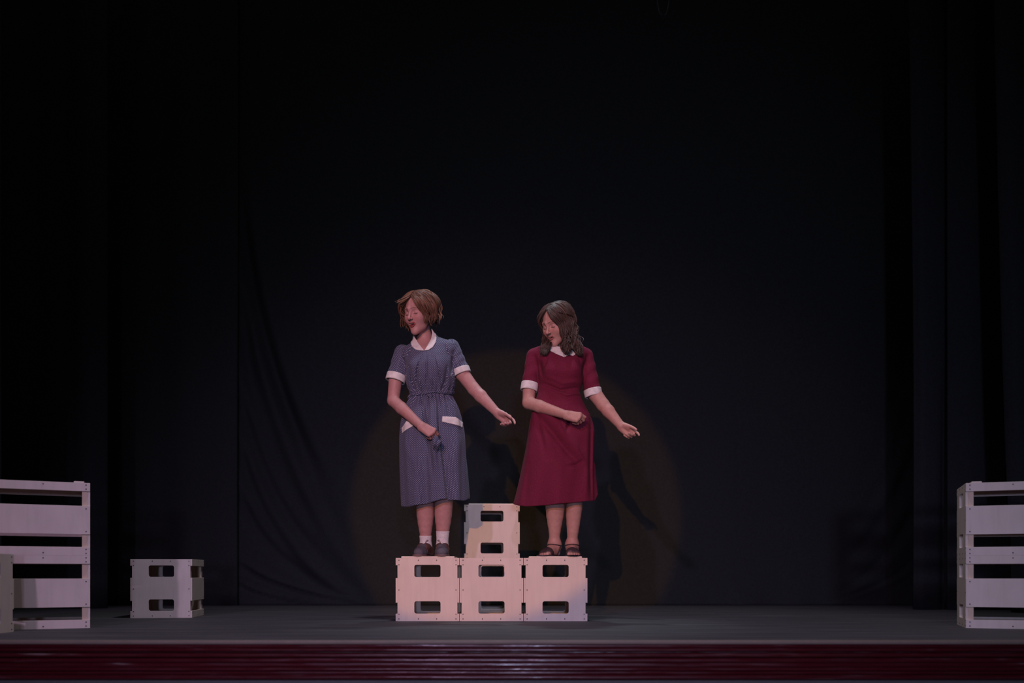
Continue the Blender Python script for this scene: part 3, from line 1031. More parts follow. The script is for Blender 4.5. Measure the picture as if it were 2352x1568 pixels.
def patch(name, base_fn, polygon_px, mat, parent, base, t=.006, res=.002, back=None, up=0.0, sm=1):
    """a flat piece of cloth lying on the dress, cut to an outline"""
    pts = [(xx(a), zz(b)) for a, b in polygon_px]
    xs = [p[0] for p in pts]; zs = [p[1] for p in pts]
    yb = back if back is not None else Y0
    f = Field(axis(min(xs) - .02, max(xs) + .02, res), axis(Y0 - .26, yb, res * 1.3), axis(min(zs) - .02, max(zs) + .02, res))
    def fn(X, Y, Z):
        b = base_fn(X, Y, Z)
        sh = np.maximum(b - t, -(b + .002))
        return smax(sh, poly2(X + 0 * Z, Z + 0 * X, pts), .003)
    f.add(fn, (-9, -9, -9), (9, 9, 9))
    return fobj(name, f, mat, parent, base, smooth=sm)

M_SKIN = tint_mat('skin', 0.55, 0.35, sss=0.08, bump=0.05, bscale=300)
M_HAIR = tint_mat('hair', 0.50, 0.28)
M_WHITE = cloth_mat('white_cotton', (0.66, 0.62, 0.62), 0.9, 40)
M_SOCK = cloth_mat('white_sock_knit', (0.66, 0.62, 0.64), 0.95, 120)
M_DOT = dotted_mat('navy_cotton_with_white_dots', (0.058, 0.062, 0.120), (0.40, 0.40, 0.47))
M_WINE = cloth_mat('burgundy_crepe', (0.142, 0.0165, 0.042), 0.9, 140, 0.02)
M_SUEDE = plain('dark_grey_suede', (0.105, 0.098, 0.120), 0.9, 0.2, 0.3, 90)
M_BROWN = plain('brown_leather', (0.115, 0.048, 0.040), 0.55, 0.4, 0.2, 60)
M_SOLE = plain('dull_pink_brown_sole', (0.17, 0.105, 0.105), 0.7, 0.3)
M_STRAP = plain('dark_brown_sandal_leather', (0.050, 0.032, 0.038), 0.5, 0.4, 0.2, 60)
M_LACE = plain('brown_shoelace', (0.09, 0.05, 0.045), 0.8, 0.2)

# ------------------------------------------------------------------ hair builders
def head_world(P, C, R, s): return np.asarray(C) + s * (np.asarray(P) @ R.T)

def hair_strands(C, R, s, n, phi_lim, part_x, rad, psi_end, vol, hang, wave, r_tube, base_col, seed, hangdir=None, clamp=None, curl_in=.0, layers=(.80, 1.0), streak=.5, front=36):
    rng = np.random.default_rng(seed)
    cen = np.array([0, .02, .034]); rad = np.array(rad)
    g = R.T @ np.array([0, 0, -1.0]) if hangdir is None else hangdir
    paths, radii, tints = [], [], []
    clump = rng.uniform(0, 6.28, 40)
    for i in range(n):
        side = 1 if rng.random() < .5 else -1
        lim = phi_lim[1] if side > 0 else phi_lim[0]
        q = rng.random()
        phi1 = math.radians(lim + (180 - lim) * q ** .9) * side
        layer = rng.uniform(*layers) if rng.random() < .55 else layers[1]
        psi0 = math.radians(front - (front + 58) * q + rng.normal(0, 3))             # along the parting, front to back
        d0 = np.array([part_x + side * .035 + rng.normal(0, .02), -math.sin(psi0), math.cos(psi0)]); d0 /= np.linalg.norm(d0)
        pe = math.radians(psi_end + rng.normal(0, 3))
        d1 = np.array([math.sin(pe) * math.sin(phi1), -math.sin(pe) * math.cos(phi1), math.cos(pe)])
        m = 18
        t = np.linspace(0, 1, m)
        D = slerp(d0, d1, t)
        bulge = 1 + vol * np.sin(np.clip(t, 0, 1) * math.pi * .62) ** 2
        ck = int((phi1 + 3.2) * 4.5) % 40
        wv = wave[0] * np.sin(wave[1] * t * 6.28 + clump[ck] + rng.normal(0, .25)) * t
        rr = (layer * bulge + wv / .1 * 1.0)[:, None]
        P = cen + rad * D * rr
        # hanging length
        L = hang[0] * (1 + rng.normal(0, hang[1]))
        k = max(6, int(L / .007))
        e = P[-1]; tan = P[-1] - P[-2]; tan /= np.linalg.norm(tan)
        outw = np.array([D[-1][0], D[-1][1], 0]); outw /= np.linalg.norm(outw) + 1e-6
        sidew = np.cross(outw, g)
        ph = clump[ck] + rng.normal(0, .35); fr = wave[3] * rng.uniform(.85, 1.15)
        H = [e]; dd = tan
        for j in range(k):
            f = (j + 1) / k
            dd = dd * .86 + g * .14; dd /= np.linalg.norm(dd)
            H.append(H[-1] + dd * L / k)
        H = np.array(H[1:])
        f = np.linspace(1 / k, 1, k)
        amp = wave[2] * f ** .7
        H = H + (amp * np.sin(ph + f * L * fr))[:, None] * outw + (amp * .8 * np.cos(ph + f * L * fr))[:, None] * sidew - (curl_in * f ** 2)[:, None] * outw
        P = np.concatenate([P, H])
        Wp = head_world(P, C, R, s)
        if clamp is not None: Wp = clamp(Wp, rng)
        paths.append(Wp)
        radii.append(s * r_tube * rng.uniform(.7, 1.25))
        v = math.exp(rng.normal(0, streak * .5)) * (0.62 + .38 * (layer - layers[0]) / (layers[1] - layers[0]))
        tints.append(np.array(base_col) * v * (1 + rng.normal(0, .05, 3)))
    return paths, radii, tints

def hair_cap(C, R, s, rad, colour, phi_lim, parent, base, jaw=-.02, name='hair_cap'):
    """scalp hair under the strands, open at the face"""
    m = max(rad) * s + .05
    f = Field(*[axis(C[i] - m, C[i] + m, .0035) for i in range(3)])
    X, Y, Z = f.coords()
    def fn(X, Y, Z):
        px, py, pz = (X - C[0]) / s, (Y - C[1]) / s, (Z - C[2]) / s
        x = px * R[0, 0] + py * R[1, 0] + pz * R[2, 0]
        y = px * R[0, 1] + py * R[1, 1] + pz * R[2, 1]
        z = px * R[0, 2] + py * R[1, 2] + pz * R[2, 2]
        e = ell(x, y, z, (0, .02, .034), rad)
        e = smin(e, ell(np.abs(x), y, z, (.055, .035, -.03), (.032, .06, .06)), .03)
        # face opening: keep hair behind the temples and above the hairline
        face = np.maximum(y + .028 + .30 * np.maximum(np.abs(x) - .05, 0), z - .094 + 7.0 * np.abs(x) ** 2)
        e = smax(e, -face, .012)
        return smax(e, -(z - jaw), .02) * s
    f.add(fn, (-9,) * 3, (9,) * 3)
    return fobj(name, f, M_HAIR, parent, base, tint=lambda V: np.tile(np.array(colour), (len(V), 1)), smooth=1)

def leg(fld, hip, knee, ankle, prof):
    """thigh down to the ankle; prof = (fraction of the way from knee to ankle, radius)"""
    k = np.array(knee); a = np.array(ankle)
    big, fld = fld, Field(*fld.ax)
    fld.cone(hip, k, .078, prof[0][1], .03)
    for (t0, r0), (t1, r1) in zip(prof, prof[1:]):
        o0, o1 = (np.array([0, .012 * math.sin(min(1, max(0, t) * 1.3) * math.pi), 0]) for t in (t0, t1))
        fld.cone(k + (a - k) * t0 + o0, k + (a - k) * t1 + o1, r0, r1, .003)
    big.F = np.minimum(big.F, fld.F)

def foot_frame(ankle, ang):
    """origin under the ankle on the lid, forward axis (towards the hall) turned by ang to the picture's left"""
    o = np.array([ankle[0], ankle[1], ZTOP])
    fwd = np.array([-math.sin(ang), -math.cos(ang), 0]); side = np.array([fwd[1], -fwd[0], 0])
    return o, fwd, side

def footprint(X, Y, o, fwd, side, grow=0.0, L=.165):
    """plan outline of a foot: heel, waist and ball; signed distance in plan"""
    u = (X - o[0]) * fwd[0] + (Y - o[1]) * fwd[1]
    v = (X - o[0]) * side[0] + (Y - o[1]) * side[1]
    def c2(a, b, ra, rb):
        dx, dy = b[0] - a[0], b[1] - a[1]
        t = np.clip(((u - a[0]) * dx + (v - a[1]) * dy) / (dx * dx + dy * dy), 0, 1)
        return np.sqrt((u - a[0] - t * dx) ** 2 + (v - a[1] - t * dy) ** 2) - (ra + (rb - ra) * t)
    d = smin(c2((-.03, 0), (.05, 0), .031, .033), c2((.05, 0), (L - .045, .0), .033, .044), .02)
    d = smin(d, c2((L - .045, 0), (L - .012, 0), .044, .034), .02)
    return d - grow, u, v

def bare_foot(fld, ankle, ang, big, s=1.0):
    o, f, sd = foot_frame(ankle, ang)
    P = lambda u, v, z: o + s * (u * f + v * sd) + np.array([0, 0, z * s])
    fld.cone(P(-.02, 0, .03), P(-.012, 0, .075), .030 * s, .034 * s, .03)
    fld.cone(P(0, 0, .075), P(.10, .004 * big, .032), .034 * s, .024 * s, .025)
    fld.cone(P(.02, -.012 * big, .028), P(.115, -.024 * big, .022), .024 * s, .017 * s, .02)
    fld.cone(P(.03, .010 * big, .030), P(.12, .020 * big, .024), .024 * s, .018 * s, .02)
    for i, (v, ln, r) in enumerate(((.026, .170, .0135), (.008, .172, .0098), (-.008, .166, .0094), (-.022, .156, .0090), (-.034, .142, .0085))):
        fld.cone(P(.115, v * big, .020), P(ln - .012, v * big * 1.05, .0135), r * s, r * s * .92, .006)

# ================================================================== woman in the blue dotted dress
def woman_blue():
    c = w(993, 1277, 0.0)
    base = np.array([c[0], c[1], ZTOP])
    root = empty('person', base)
    tag(root, 'woman with a short auburn bob, navy dotted dress, white ankle socks and lace-up shoes', 'person')

    zw = zz(908)
    rows = [(1185, 924, 1080, .150, .0), (1160, 924.5, 1078, .150, .0), (1090, 920.5, 1074.5, .152, .0), (1014, 918.5, 1068.5, .152, .0), (990, 919, 1066, .146, .0), (964, 922, 1061, .138, .0),
            (935, 931, 1052, .120, -.002), (916, 941, 1041, .104, -.004), (907, 944, 1037, .101, -.005), (899, 941, 1041, .108, -.006), (888, 936, 1045, .120, -.010), (868, 932, 1045, .132, -.016),
            (845, 931, 1043, .134, -.016), (826, 929, 1043, .122, -.008), (811, 921, 1048, .104, .0), (801, 919, 1047, .092, .004), (792, 927, 1038, .080, .010), (784, 940, 1022, .070, .014), (775, 953, 1006, .060, .018), (766, 960, 1000, .055, .02)]
    xl = pchip([zz(1160), zz(1050), zz(1021), zz(979), zz(905), zz(880)], [xx(1031), xx(1017), xx(1012), xx(1009), xx(1006), xx(1005)])
    xl2 = pchip([zz(1160), zz(1052), zz(1014), zz(943), zz(905), zz(880)], [xx(1004), xx(994), xx(987), xx(976), xx(971), xx(970)])
    def folds(X, Y, Z, th):
        s = zw - Z
        dn = (s > 0)
        fr = sstep(1.9, 1.0, np.abs(th))
        g = .0085 * np.exp(-np.maximum(s, 0) / .10) * sstep(0, .012, s) * np.sin(24 * th + 2.2 * np.sin(3 * th))
        g = g + .013 * sstep(.10, .75, s) * np.sin(7 * th + 1.1 + .8 * np.sin(2 * th))
        g = g + .004 * sstep(.05, .3, s) * np.sin(13 * th + 4 * s)
        k = sstep(.0, .28, s) * .75 + .25
        e = X - xl(Z); e2 = X - xl2(Z)
        lo = dn * fr
        g = g + lo * k * (.024 * sstep(-.085, -.012, e) * (1 - sstep(-.005, .008, e)) - .026 * sstep(-.002, .008, e) * np.exp(-np.maximum(e, 0) / .055))
        g = g - lo * .032 * gauss(e2, .011) * sstep(.60, .30, s) * k
        # pulled cloth under the hand
        g = g + lo * .018 * ridge(X, Z, [(xx(1004), zz(1000)), (xx(1001), zz(1040)), (xx(1006), zz(1085))], .020)
        for pts, am, wd in (([(990, 914), (984, 985)], -.007, .010), ([(1022, 914), (1034, 962)], -.007, .010), ([(1030, 912), (1048, 950)], -.005, .009), ([(958, 914), (944, 965)], -.006, .010),
                            ([(930, 1010), (972, 1100)], .006, .03), ([(1060, 1000), (1040, 1090)], .006, .03)):
            g = g + 1.6 * lo * am * ridge(X, Z, [(xx(a), zz(b)) for a, b in pts], wd)
        up = ~dn
        h = -s
        g = g + up * .0070 * np.exp(-np.maximum(h, 0) / .055) * np.sin(22 * th + 1.5 * np.sin(4 * th)) * sstep(.0, .012, h)
        for pts, am, wd in (([(974, 826), (964, 860), (960, 898)], -.006, .009), ([(985, 822), (985, 870), (982, 900)], -.005, .007), ([(1000, 830), (1014, 870), (1018, 898)], -.005, .009),
                            ([(944, 850), (950, 880), (958, 902)], -.008, .009), ([(1030, 850), (1026, 880), (1016, 904)], -.007, .009), ([(966, 880), (972, 904)], .006, .008), ([(994, 876), (1000, 904)], .006, .008),
                            ([(950, 800), (938, 830)], -.004, .010), ([(1024, 800), (1034, 830)], -.004, .010), ([(934, 836), (936, 868)], -.010, .008), ([(1040, 826), (1038, 866)], -.010, .008)):
            g = g + 2.6 * up * fr * am * ridge(X, Z, [(xx(a), zz(b)) for a, b in pts], wd * .8)
        for bx in (958, 1012):
            g = g + up * fr * .014 * np.exp(-(((X - xx(bx)) / .045) ** 2 + ((Z - zz(855)) / .05) ** 2))
        return g
    T = Torso(rows, .135, xx(982), zz(900), zz(800), folds)

    SL = (w(925, 811, .02), w(908.5, 872, .0)); SR = (w(1037, 797, .02), w(1060, 857, .01))
    eL = w(903.5, 920, -.01); wL = w(968, 979, -.215)
    eR = w(1088, 893, -.02); wR = w(1143, 949, -.10)
    HR = rot_head(-32, 18, 0); HC = w(962, 717, -.045); HS = 1.06
    OPN = .0085
    SKIN = (0.435, 0.228, 0.218)
    # ------------------------------- dress
    hem = pchip([xx(900), xx(924), xx(982), xx(1029), xx(1032), xx(1078), xx(1100)], [zz(1168), zz(1167), zz(1160.5), zz(1150), zz(1151.5), zz(1152), zz(1152)])
    xs = axis(xx(884), xx(1096), .0030); ys = axis(Y0 - .24, Y0 + .22, .0033)
    def build(name, z0, z1, res, cut_low=None):
        f = Field(xs, ys, axis(z0, z1, res))
        f.add(T, (-9,) * 3, (9,) * 3)
        return f
    f = build('skirt', zz(1176), zz(909), .0034)
    X, Y, Z = f.coords()
    inner = f.F + .012
    f.F = np.where(Z < zw - .10, np.maximum(f.F, -inner), f.F)
    hz = hem(X) + .034 * sstep(-.10, .12, Y - Y0)
    f.F = smax(f.F, hz - Z, .003)
    f.F = np.maximum(f.F, Z - (zw + .004))
    fobj('skirt', f, M_DOT, root, base, uv=T.uv)
    # bodice with sleeves
    f = Field(xs, ys, axis(zz(913), zz(764), .003))
    f.add(T, (-9,) * 3, (9,) * 3)
    X, Y, Z = f.coords()
    f.F = smax(f.F, (zw - .006) - Z + 0 * X, .004)
    for (a, b), r0, r1 in ((SL, .056, .0605), (SR, .052, .0585)):
        ax = (b - a) / np.linalg.norm(b - a); L = np.linalg.norm(b - a)
        def sl(X, Y, Z, a=a, ax=ax, L=L, r0=r0, r1=r1):
            px, py, pz = X - a[0], Y - a[1], Z - a[2]
            t = px * ax[0] + py * ax[1] + pz * ax[2]
            r = np.sqrt(np.maximum(px * px + py * py + pz * pz - t * t, 0))
            tc = np.clip(t, 0, L)
            d = np.sqrt(r * r + np.minimum(t, 0) ** 2) - (r0 + (r1 - r0) * tc / L) - .0022 * np.sin(t * 95 + 3 * px / .05) * sstep(0, .1, t)
            return smax(d, t - L, .004)
        f.add(sl, np.minimum(a, b) - .11, np.maximum(a, b) + .11, .014)
        c0 = a + ax * (L - .045)
        f.cut(lambda X, Y, Z, c0=c0, ax=ax, r1=r1: np.maximum(cone(X, Y, Z, c0, c0 + ax * .2, r1 - .007, r1 - .007), -((X - c0[0]) * ax[0] + (Y - c0[1]) * ax[1] + (Z - c0[2]) * ax[2])), c0 - .12, c0 + .12)
    neck_cut = [(xx(a), zz(b)) for a, b in ((944, 740), (949, 776), (957, 794), (968, 806), (978.5, 813.5), (988, 804), (996, 786), (1000, 740))]
    f.F = np.where(np.broadcast_to(Y < Y0 + .02, f.F.shape), smax(f.F, -poly2(X + 0 * Z, Z + 0 * X, neck_cut), .004), f.F)
    def uv_b(V):
        u = T.uv(V)
        for (a, b) in (SL, SR):
            uu, t, r = tube_uv(V, a, b)
            side = (V[:, 0] < xx(931)) if a[0] < xx(980) else (V[:, 0] > xx(1042))
            m = side & (t > -.05)
            u[m] = uu[m]
        return u
    fobj('bodice', f, M_DOT, root, base, uv=uv_b)
    # belt with a flat knot at the front
    f = Field(axis(xx(936), xx(1046), .003), axis(Y0 - .16, Y0 + .14, .003), axis(zz(916), zz(898), .0025))
    X, Y, Z = f.coords()
    core = lambda X, Y, Z: T(X, Y, Z) - .0105
    f.add(core, (-9,) * 3, (9,) * 3)
    zb = zz(908.5) + .010 * (X - xx(985)) / .13 + .004 * np.sin((X - xx(985)) * 40)
    f.F = smax(f.F, np.abs(Z - zb) - .0105 + 0 * Y, .004)
    fobj('belt', f, M_DOT, root, base, uv=T.uv)
    kn = w(987, 908, -.119)
    f = Field(axis(kn[0] - .03, kn[0] + .03, .0025), axis(kn[1] - .03, kn[1] + .04, .0025), axis(kn[2] - .05, kn[2] + .03, .0025))
    f.cone(kn + (-.009, 0, .002), kn + (.009, 0, -.001), .0095, .0095, 0); f.cone(kn + (.004, 0, -.008), kn + (.012, .004, -.036), .007, .008, .006)
    fobj('belt_knot', f, M_DOT, root, base, uv=T.uv)
    # the fold of skirt pinched in her hand
    hp = w(1001, 1003, -.23)
    f = Field(axis(hp[0] - .06, hp[0] + .06, .0028), axis(hp[1] - .05, hp[1] + .12, .003), axis(hp[2] - .11, hp[2] + .03, .0028))
    f.cone(hp + (-.004, .0, .0), hp + (.004, .012, -.035), .010, .027, 0)
    f.cone(hp + (.004, .012, -.035), hp + (-.006, .05, -.075), .024, .014, .02)
    f.cone(hp + (.004, .012, -.035), hp + (.026, .030, -.030), .013, .008, .012)
    X, Y, Z = f.coords()
    f.F = f.F + .004 * np.sin((X * .8 - Z * .35) * 260)
    fobj('gathered_fold', f, M_DOT, root, base, uv=T.uv)
    # white trims
    cuff_on(SL, .0605, M_WHITE, root, base, .036, .012)
    cuff_on(SR, .0585, M_WHITE, root, base, .030, .012)
    patch('pocket_trim', T, [(927, 999), (925, 987), (938, 972.5), (958, 983.5)], M_WHITE, root, base)
    patch('pocket_trim', T, [(1019.5, 963.5), (1049, 963), (1064, 971.5), (1063.5, 984), (1018.5, 976)], M_WHITE, root, base)
    nb0, nb1 = w(975.5, 803, .030), w(969, 752, .0)
    neckfn = lambda X, Y, Z: cone(X, Y, Z, nb0, nb1, .0570, .0490)
    cb = lambda X, Y, Z: smin(T(X, Y, Z), neckfn(X, Y, Z) - .006, .030)
    pl = [(951, 767), (944.5, 778), (944.5, 790), (949, 802), (957, 810.5), (966, 814), (978.5, 815), (972, 806), (963, 793), (955, 779)]
    pr = [(978.5, 815), (988, 813.5), (997, 806.5), (1003, 794), (1004.5, 781), (1002, 770), (992, 757), (993.5, 768), (992, 783), (985, 801)]
    patch('collar', cb, pl, M_WHITE, root, base, .0075, .0018, Y0 + .06)
    patch('collar', cb, pr, M_WHITE, root, base, .0075, .0018, Y0 + .06)
    # ------------------------------- body
    hA, hB = HC - .16, HC + .16
    f = Field(axis(xx(880), xx(1200), .0034, ((hA[0] + .03, hB[0] - .04, .0016), (wR[0] - .02, 9, .0024), (wL[0] - .02, wL[0] + .13, .0024))),
              axis(Y0 - .30, Y0 + .20, .0034, ((HC[1] - .15, HC[1] + .02, .0018), (wL[1] - .05, wL[1] + .05, .0024))),
              axis(ZTOP - .002, HC[2] + .15, .0050, ((HC[2] - .155, HC[2] + .05, .0016), (zz(1035), zz(940), .0024))))
    f.add(lambda X, Y, Z: smax(smax(T(X, Y, Z) + .012, (zz(960) - Z) + 0 * X, .02), (Z - zz(790)) + 0 * X, .05), (-9, -9, zz(965)), (9, 9, zz(780)), 0)
    f.cone(w(979, 808, .026), w(972, 757, .018), .0610, .0470, .045)
    def hd(X, Y, Z):
        px, py, pz = (X - HC[0]) / HS, (Y - HC[1]) / HS, (Z - HC[2]) / HS
        return head_sdf(*[px * HR[0, i] + py * HR[1, i] + pz * HR[2, i] for i in range(3)], OPN) * HS
    f.add(hd, hA - .01, hB + .01, .012)
    f.chain([w(925, 812, .03), w(909, 868, 0), eL, eL + (wL - eL) * .3, wL], [.042, .045, .0390, .0395, .0265], .03, .010)
    f.chain([w(1037, 798, .03), w(1061, 857, .01), eR, eR + (wR - eR) * .3, wR], [.042, .046, .0405, .0405, .0265], .03, .010)
    # her right hand pinches the skirt, back of the hand to the hall
    hand(f, wL, w(1001, 999, -.235) - wL, (.45, 0, .9), (.15, -1, .25), 1.0,
         ((62, 45, 20), (66, 55, 25), (70, 60, 30), (70, 60, 30)), .03, (12, 10, 26))
    # her left hand hangs open, palm to the hall
    hand(f, wR, w(1172, 968, -.12) - wR, (.6, -.25, .75), (.25, .9, .55), 1.0,
         ((22, 22, 12), (48, 50, 26), (56, 58, 30), (58, 58, 30)), .05, (20, 6, 8))
    hipL, hipR = w(968, 975, .02), w(1020, 975, .02)
    kL, kR = w(975, 1128, -.045), w(1019.5, 1122, -.045)
    aL, aR = w(978, 1252, .035), w(1016, 1250, .035)
    PL = ((0, .0575), (.30, .0580), (.45, .0555), (.58, .0500), (.70, .0430), (.82, .0365), (1, .0335))
    PR = ((0, .0590), (.30, .0595), (.45, .0570), (.58, .0515), (.70, .0445), (.82, .0380), (1, .0345))
    leg(f, hipL, kL, aL, PL)
    leg(f, hipR, kR, aR, PR)
    for a, an in ((aL, .20), (aR, -.06)):
        o, fw, sd = foot_frame(a, an)
        f.cone(o + fw * 0 + (0, 0, .05), o + fw * .12 + (0, 0, .03), .028, .020, .02)
    def tint(V):
        P = (V - HC) @ HR / HS
        C = np.tile(np.array(SKIN), (len(V), 1))
        m = (np.abs(P) < .15).all(1) & (V[:, 2] > zz(775))
        C[m] = head_tint(P[m], SKIN, (.085, .035, .025), (0.29, 0.050, 0.055), OPN)
        # pinker fingertips and knuckles
        for wr_ in (wL, wR):
            dd = np.linalg.norm(V - wr_, axis=1)
            k = np.clip((dd - .05) / .12, 0, 1) * (dd < .2) * (V[:, 2] < zz(930)) * .35
            C = C * (1 - k[:, None]) + np.array(SKIN) * (1.02, .80, .80) * k[:, None]
        return C
    fobj('body', f, M_SKIN, root, base, tint=tint, smooth=1)
    # ------------------------------- socks and shoes
    for a, an, top, big in ((aL, .20, 1228.5, 1), (aR, -.06, 1218, -1)):
        o, fw, sd = foot_frame(a, an)
        f = Field(axis(o[0] - .08, o[0] + .08, .0026), axis(o[1] - .16, o[1] + .08, .003), axis(ZTOP + .01, zz(top - 4), .0026))
        k = kL if big > 0 else kR
        pr = PL if big > 0 else PR
        for (t0, r0), (t1, r1) in zip(pr[2:], pr[3:]):
            q0, q1 = (k + (a - k) * t + np.array([0, .012 * math.sin(min(1, t * 1.3) * math.pi), 0]) for t in (t0, t1))
            f.cone(q0, q1, r0 + .0035, r1 + .0035, .003)
        f.cone(o + (0, -.0, .06), o + fw * .10 + (0, 0, .035), .036, .026, .03)
        X, Y, Z = f.coords()
        f.F = smax(f.F, Z - zz(top) - .10 * (Y - a[1]) + 0 * X, .003)
        f.F = f.F - .0006 * np.sin(Z * 900)
        fobj('sock', f, M_SOCK, root, base)
        # shoe upper
        P = lambda u, v, z: o + u * fw + v * sd + np.array([0, 0, z])
        f = Field(axis(o[0] - .11, o[0] + .11, .0028), axis(o[1] - .20, o[1] + .09, .003), axis(ZTOP - .001, ZTOP + .115, .0028))
        shf = Field(*f.ax)
        shf.cone(P(-.030, 0, .034), P(-.022, 0, .060), .036, .036, 0)
        shf.cone(P(-.022, 0, .060), P(.000, 0, .075), .037, .039, .02)
        shf.cone(P(.000, 0, .072), P(.062, 0, .052), .040, .034, .02)
        shf.cone(P(-.02, 0, .030), P(.11, .010, .028), .034, .029, .02)
        shf.cone(P(.06, 0, .046), P(.128, .004, .026), .034, .028, .02)
        shf.cone(P(.112, -.012, .026), P(.148, -.004, .023), .029, .026, .02)
        shf.cone(P(.112, .014, .026), P(.150, .006, .023), .028, .025, .02)
        SF = shf.F
        X, Y, Z = f.coords()
        u = (X - o[0]) * fw[0] + (Y - o[1]) * fw[1]; v = (X - o[0]) * sd[0] + (Y - o[1]) * sd[1]
        z = Z - ZTOP
        topl = z - (.060 + .026 * sstep(.000, .045, u))             # heel collar low, tongue high
        SF = smax(smax(SF, topl, .004), .010 - z + 0 * SF, .003)
        f.F = SF
        sh = fobj('shoe', f, M_SUEDE, root, base, smooth=2, label='grey suede toe of the lace-up shoe')
        # brown quarters around the ankle, open over the instep
        f2 = Field(*f.ax)
        lim = np.maximum(u - (.052 + 1.2 * np.abs(v) - .25 * np.maximum(z - .05, 0)), .014 - z)
        lim = np.maximum(lim, u - .098)
        f2.F = smax(np.maximum(SF - .0032, -(SF + .005)), lim, .003)
        fobj('brown_quarter', f2, M_BROWN, sh, (0, 0, 0) if False else base, smooth=1)
        f3 = Field(axis(o[0] - .11, o[0] + .11, .003), axis(o[1] - .20, o[1] + .09, .003), axis(ZTOP - .002, ZTOP + .016, .0022))
        f3.add(lambda X, Y, Z: smax(footprint(X, Y, o, fw, sd, .000, .178)[0] + 0 * Z, np.abs(Z - ZTOP - .0062) - .0060 + 0 * X + 0 * Y, .003), (-9,) * 3, (9,) * 3)
        fobj('sole', f3, M_SOLE, sh, base, smooth=1)
        lace = []
        for i in range(3):
            u0 = .047 + .018 * i; zc = .0895 - .0085 * i
            lace.append(tube([P(u0, q * .020, zc - abs(q) ** 2 * .012) for q in np.linspace(-1, 1, 7)], .0020, 5))
        tt = np.linspace(0, 1, 12)
        sgn = 1 if big > 0 else -1
        lp = [P(.045, -sgn * (.006 + .024 * t_), .080 + .030 * math.sin(t_ * 2.2)) for t_ in tt] + [P(.048, -sgn * (.030 - .022 * t_), .104 - .022 * t_ + .004) for t_ in tt]
        lace.append(tube(lp, .0015, 5))
        lace.append(tube([P(.046, sgn * (.004 + .030 * t_), .080 + .006 * math.sin(t_ * 3)) for t_ in tt], .0015, 5))
        V, Q = merge(lace)
        link_mesh('laces', mesh_np('laces', V - base, Q), M_LACE, sh)
    # ------------------------------- hair
    hair_cap(HC, HR, HS, (.083, .106, .0905), (.085, .040, .026), 50, root, base)
    col = (0.125, 0.062, 0.041)
    P1 = hair_strands(HC, HR, HS, 1100, (52, 45), .03, (.088, .112, .0945), 112, .27, (.064, .06), (.0120, 1.25, .0065, 62), .0031, col, 3, curl_in=.010)
    P2 = hair_strands(HC, HR, HS, 90, (55, 46), .03, (.090, .115, .097), 112, .29, (.062, .16), (.016, 1.2, .010, 70), .0018, (.20, .105, .06), 5, curl_in=-.012)
    paths, radii, tints = [a + b for a, b in zip(P1, P2)]
    # locks flicking away from the brow at the left
    rg = np.random.default_rng(21)
    for k in range(16):
        q = np.linspace(0, 1, 18)
        j1, j2, j3, j4 = rg.normal(0, 1, 4)
        pts = [w(950 - 22 * t_ - (15 + 3 * j1) * max(0, t_ - .55) / .45 * t_, 672 + (24 + 3 * j2) * t_ ** 1.4 + 4 * j3 * t_ - (7 + 2 * j4) * max(0, t_ - .7), -.085 - .05 * t_ + .012 * j4 * t_) for t_ in q]
        paths.append(np.array(pts)); radii.append(.0026); tints.append(np.array((.17, .095, .06)) * math.exp(.25 * j3))
    V, Q, Ct = strand_tubes(paths, radii, tints)
    link_mesh('hair', mesh_np('hair', V - base, Q, True, Ct), M_HAIR, root)
    return root

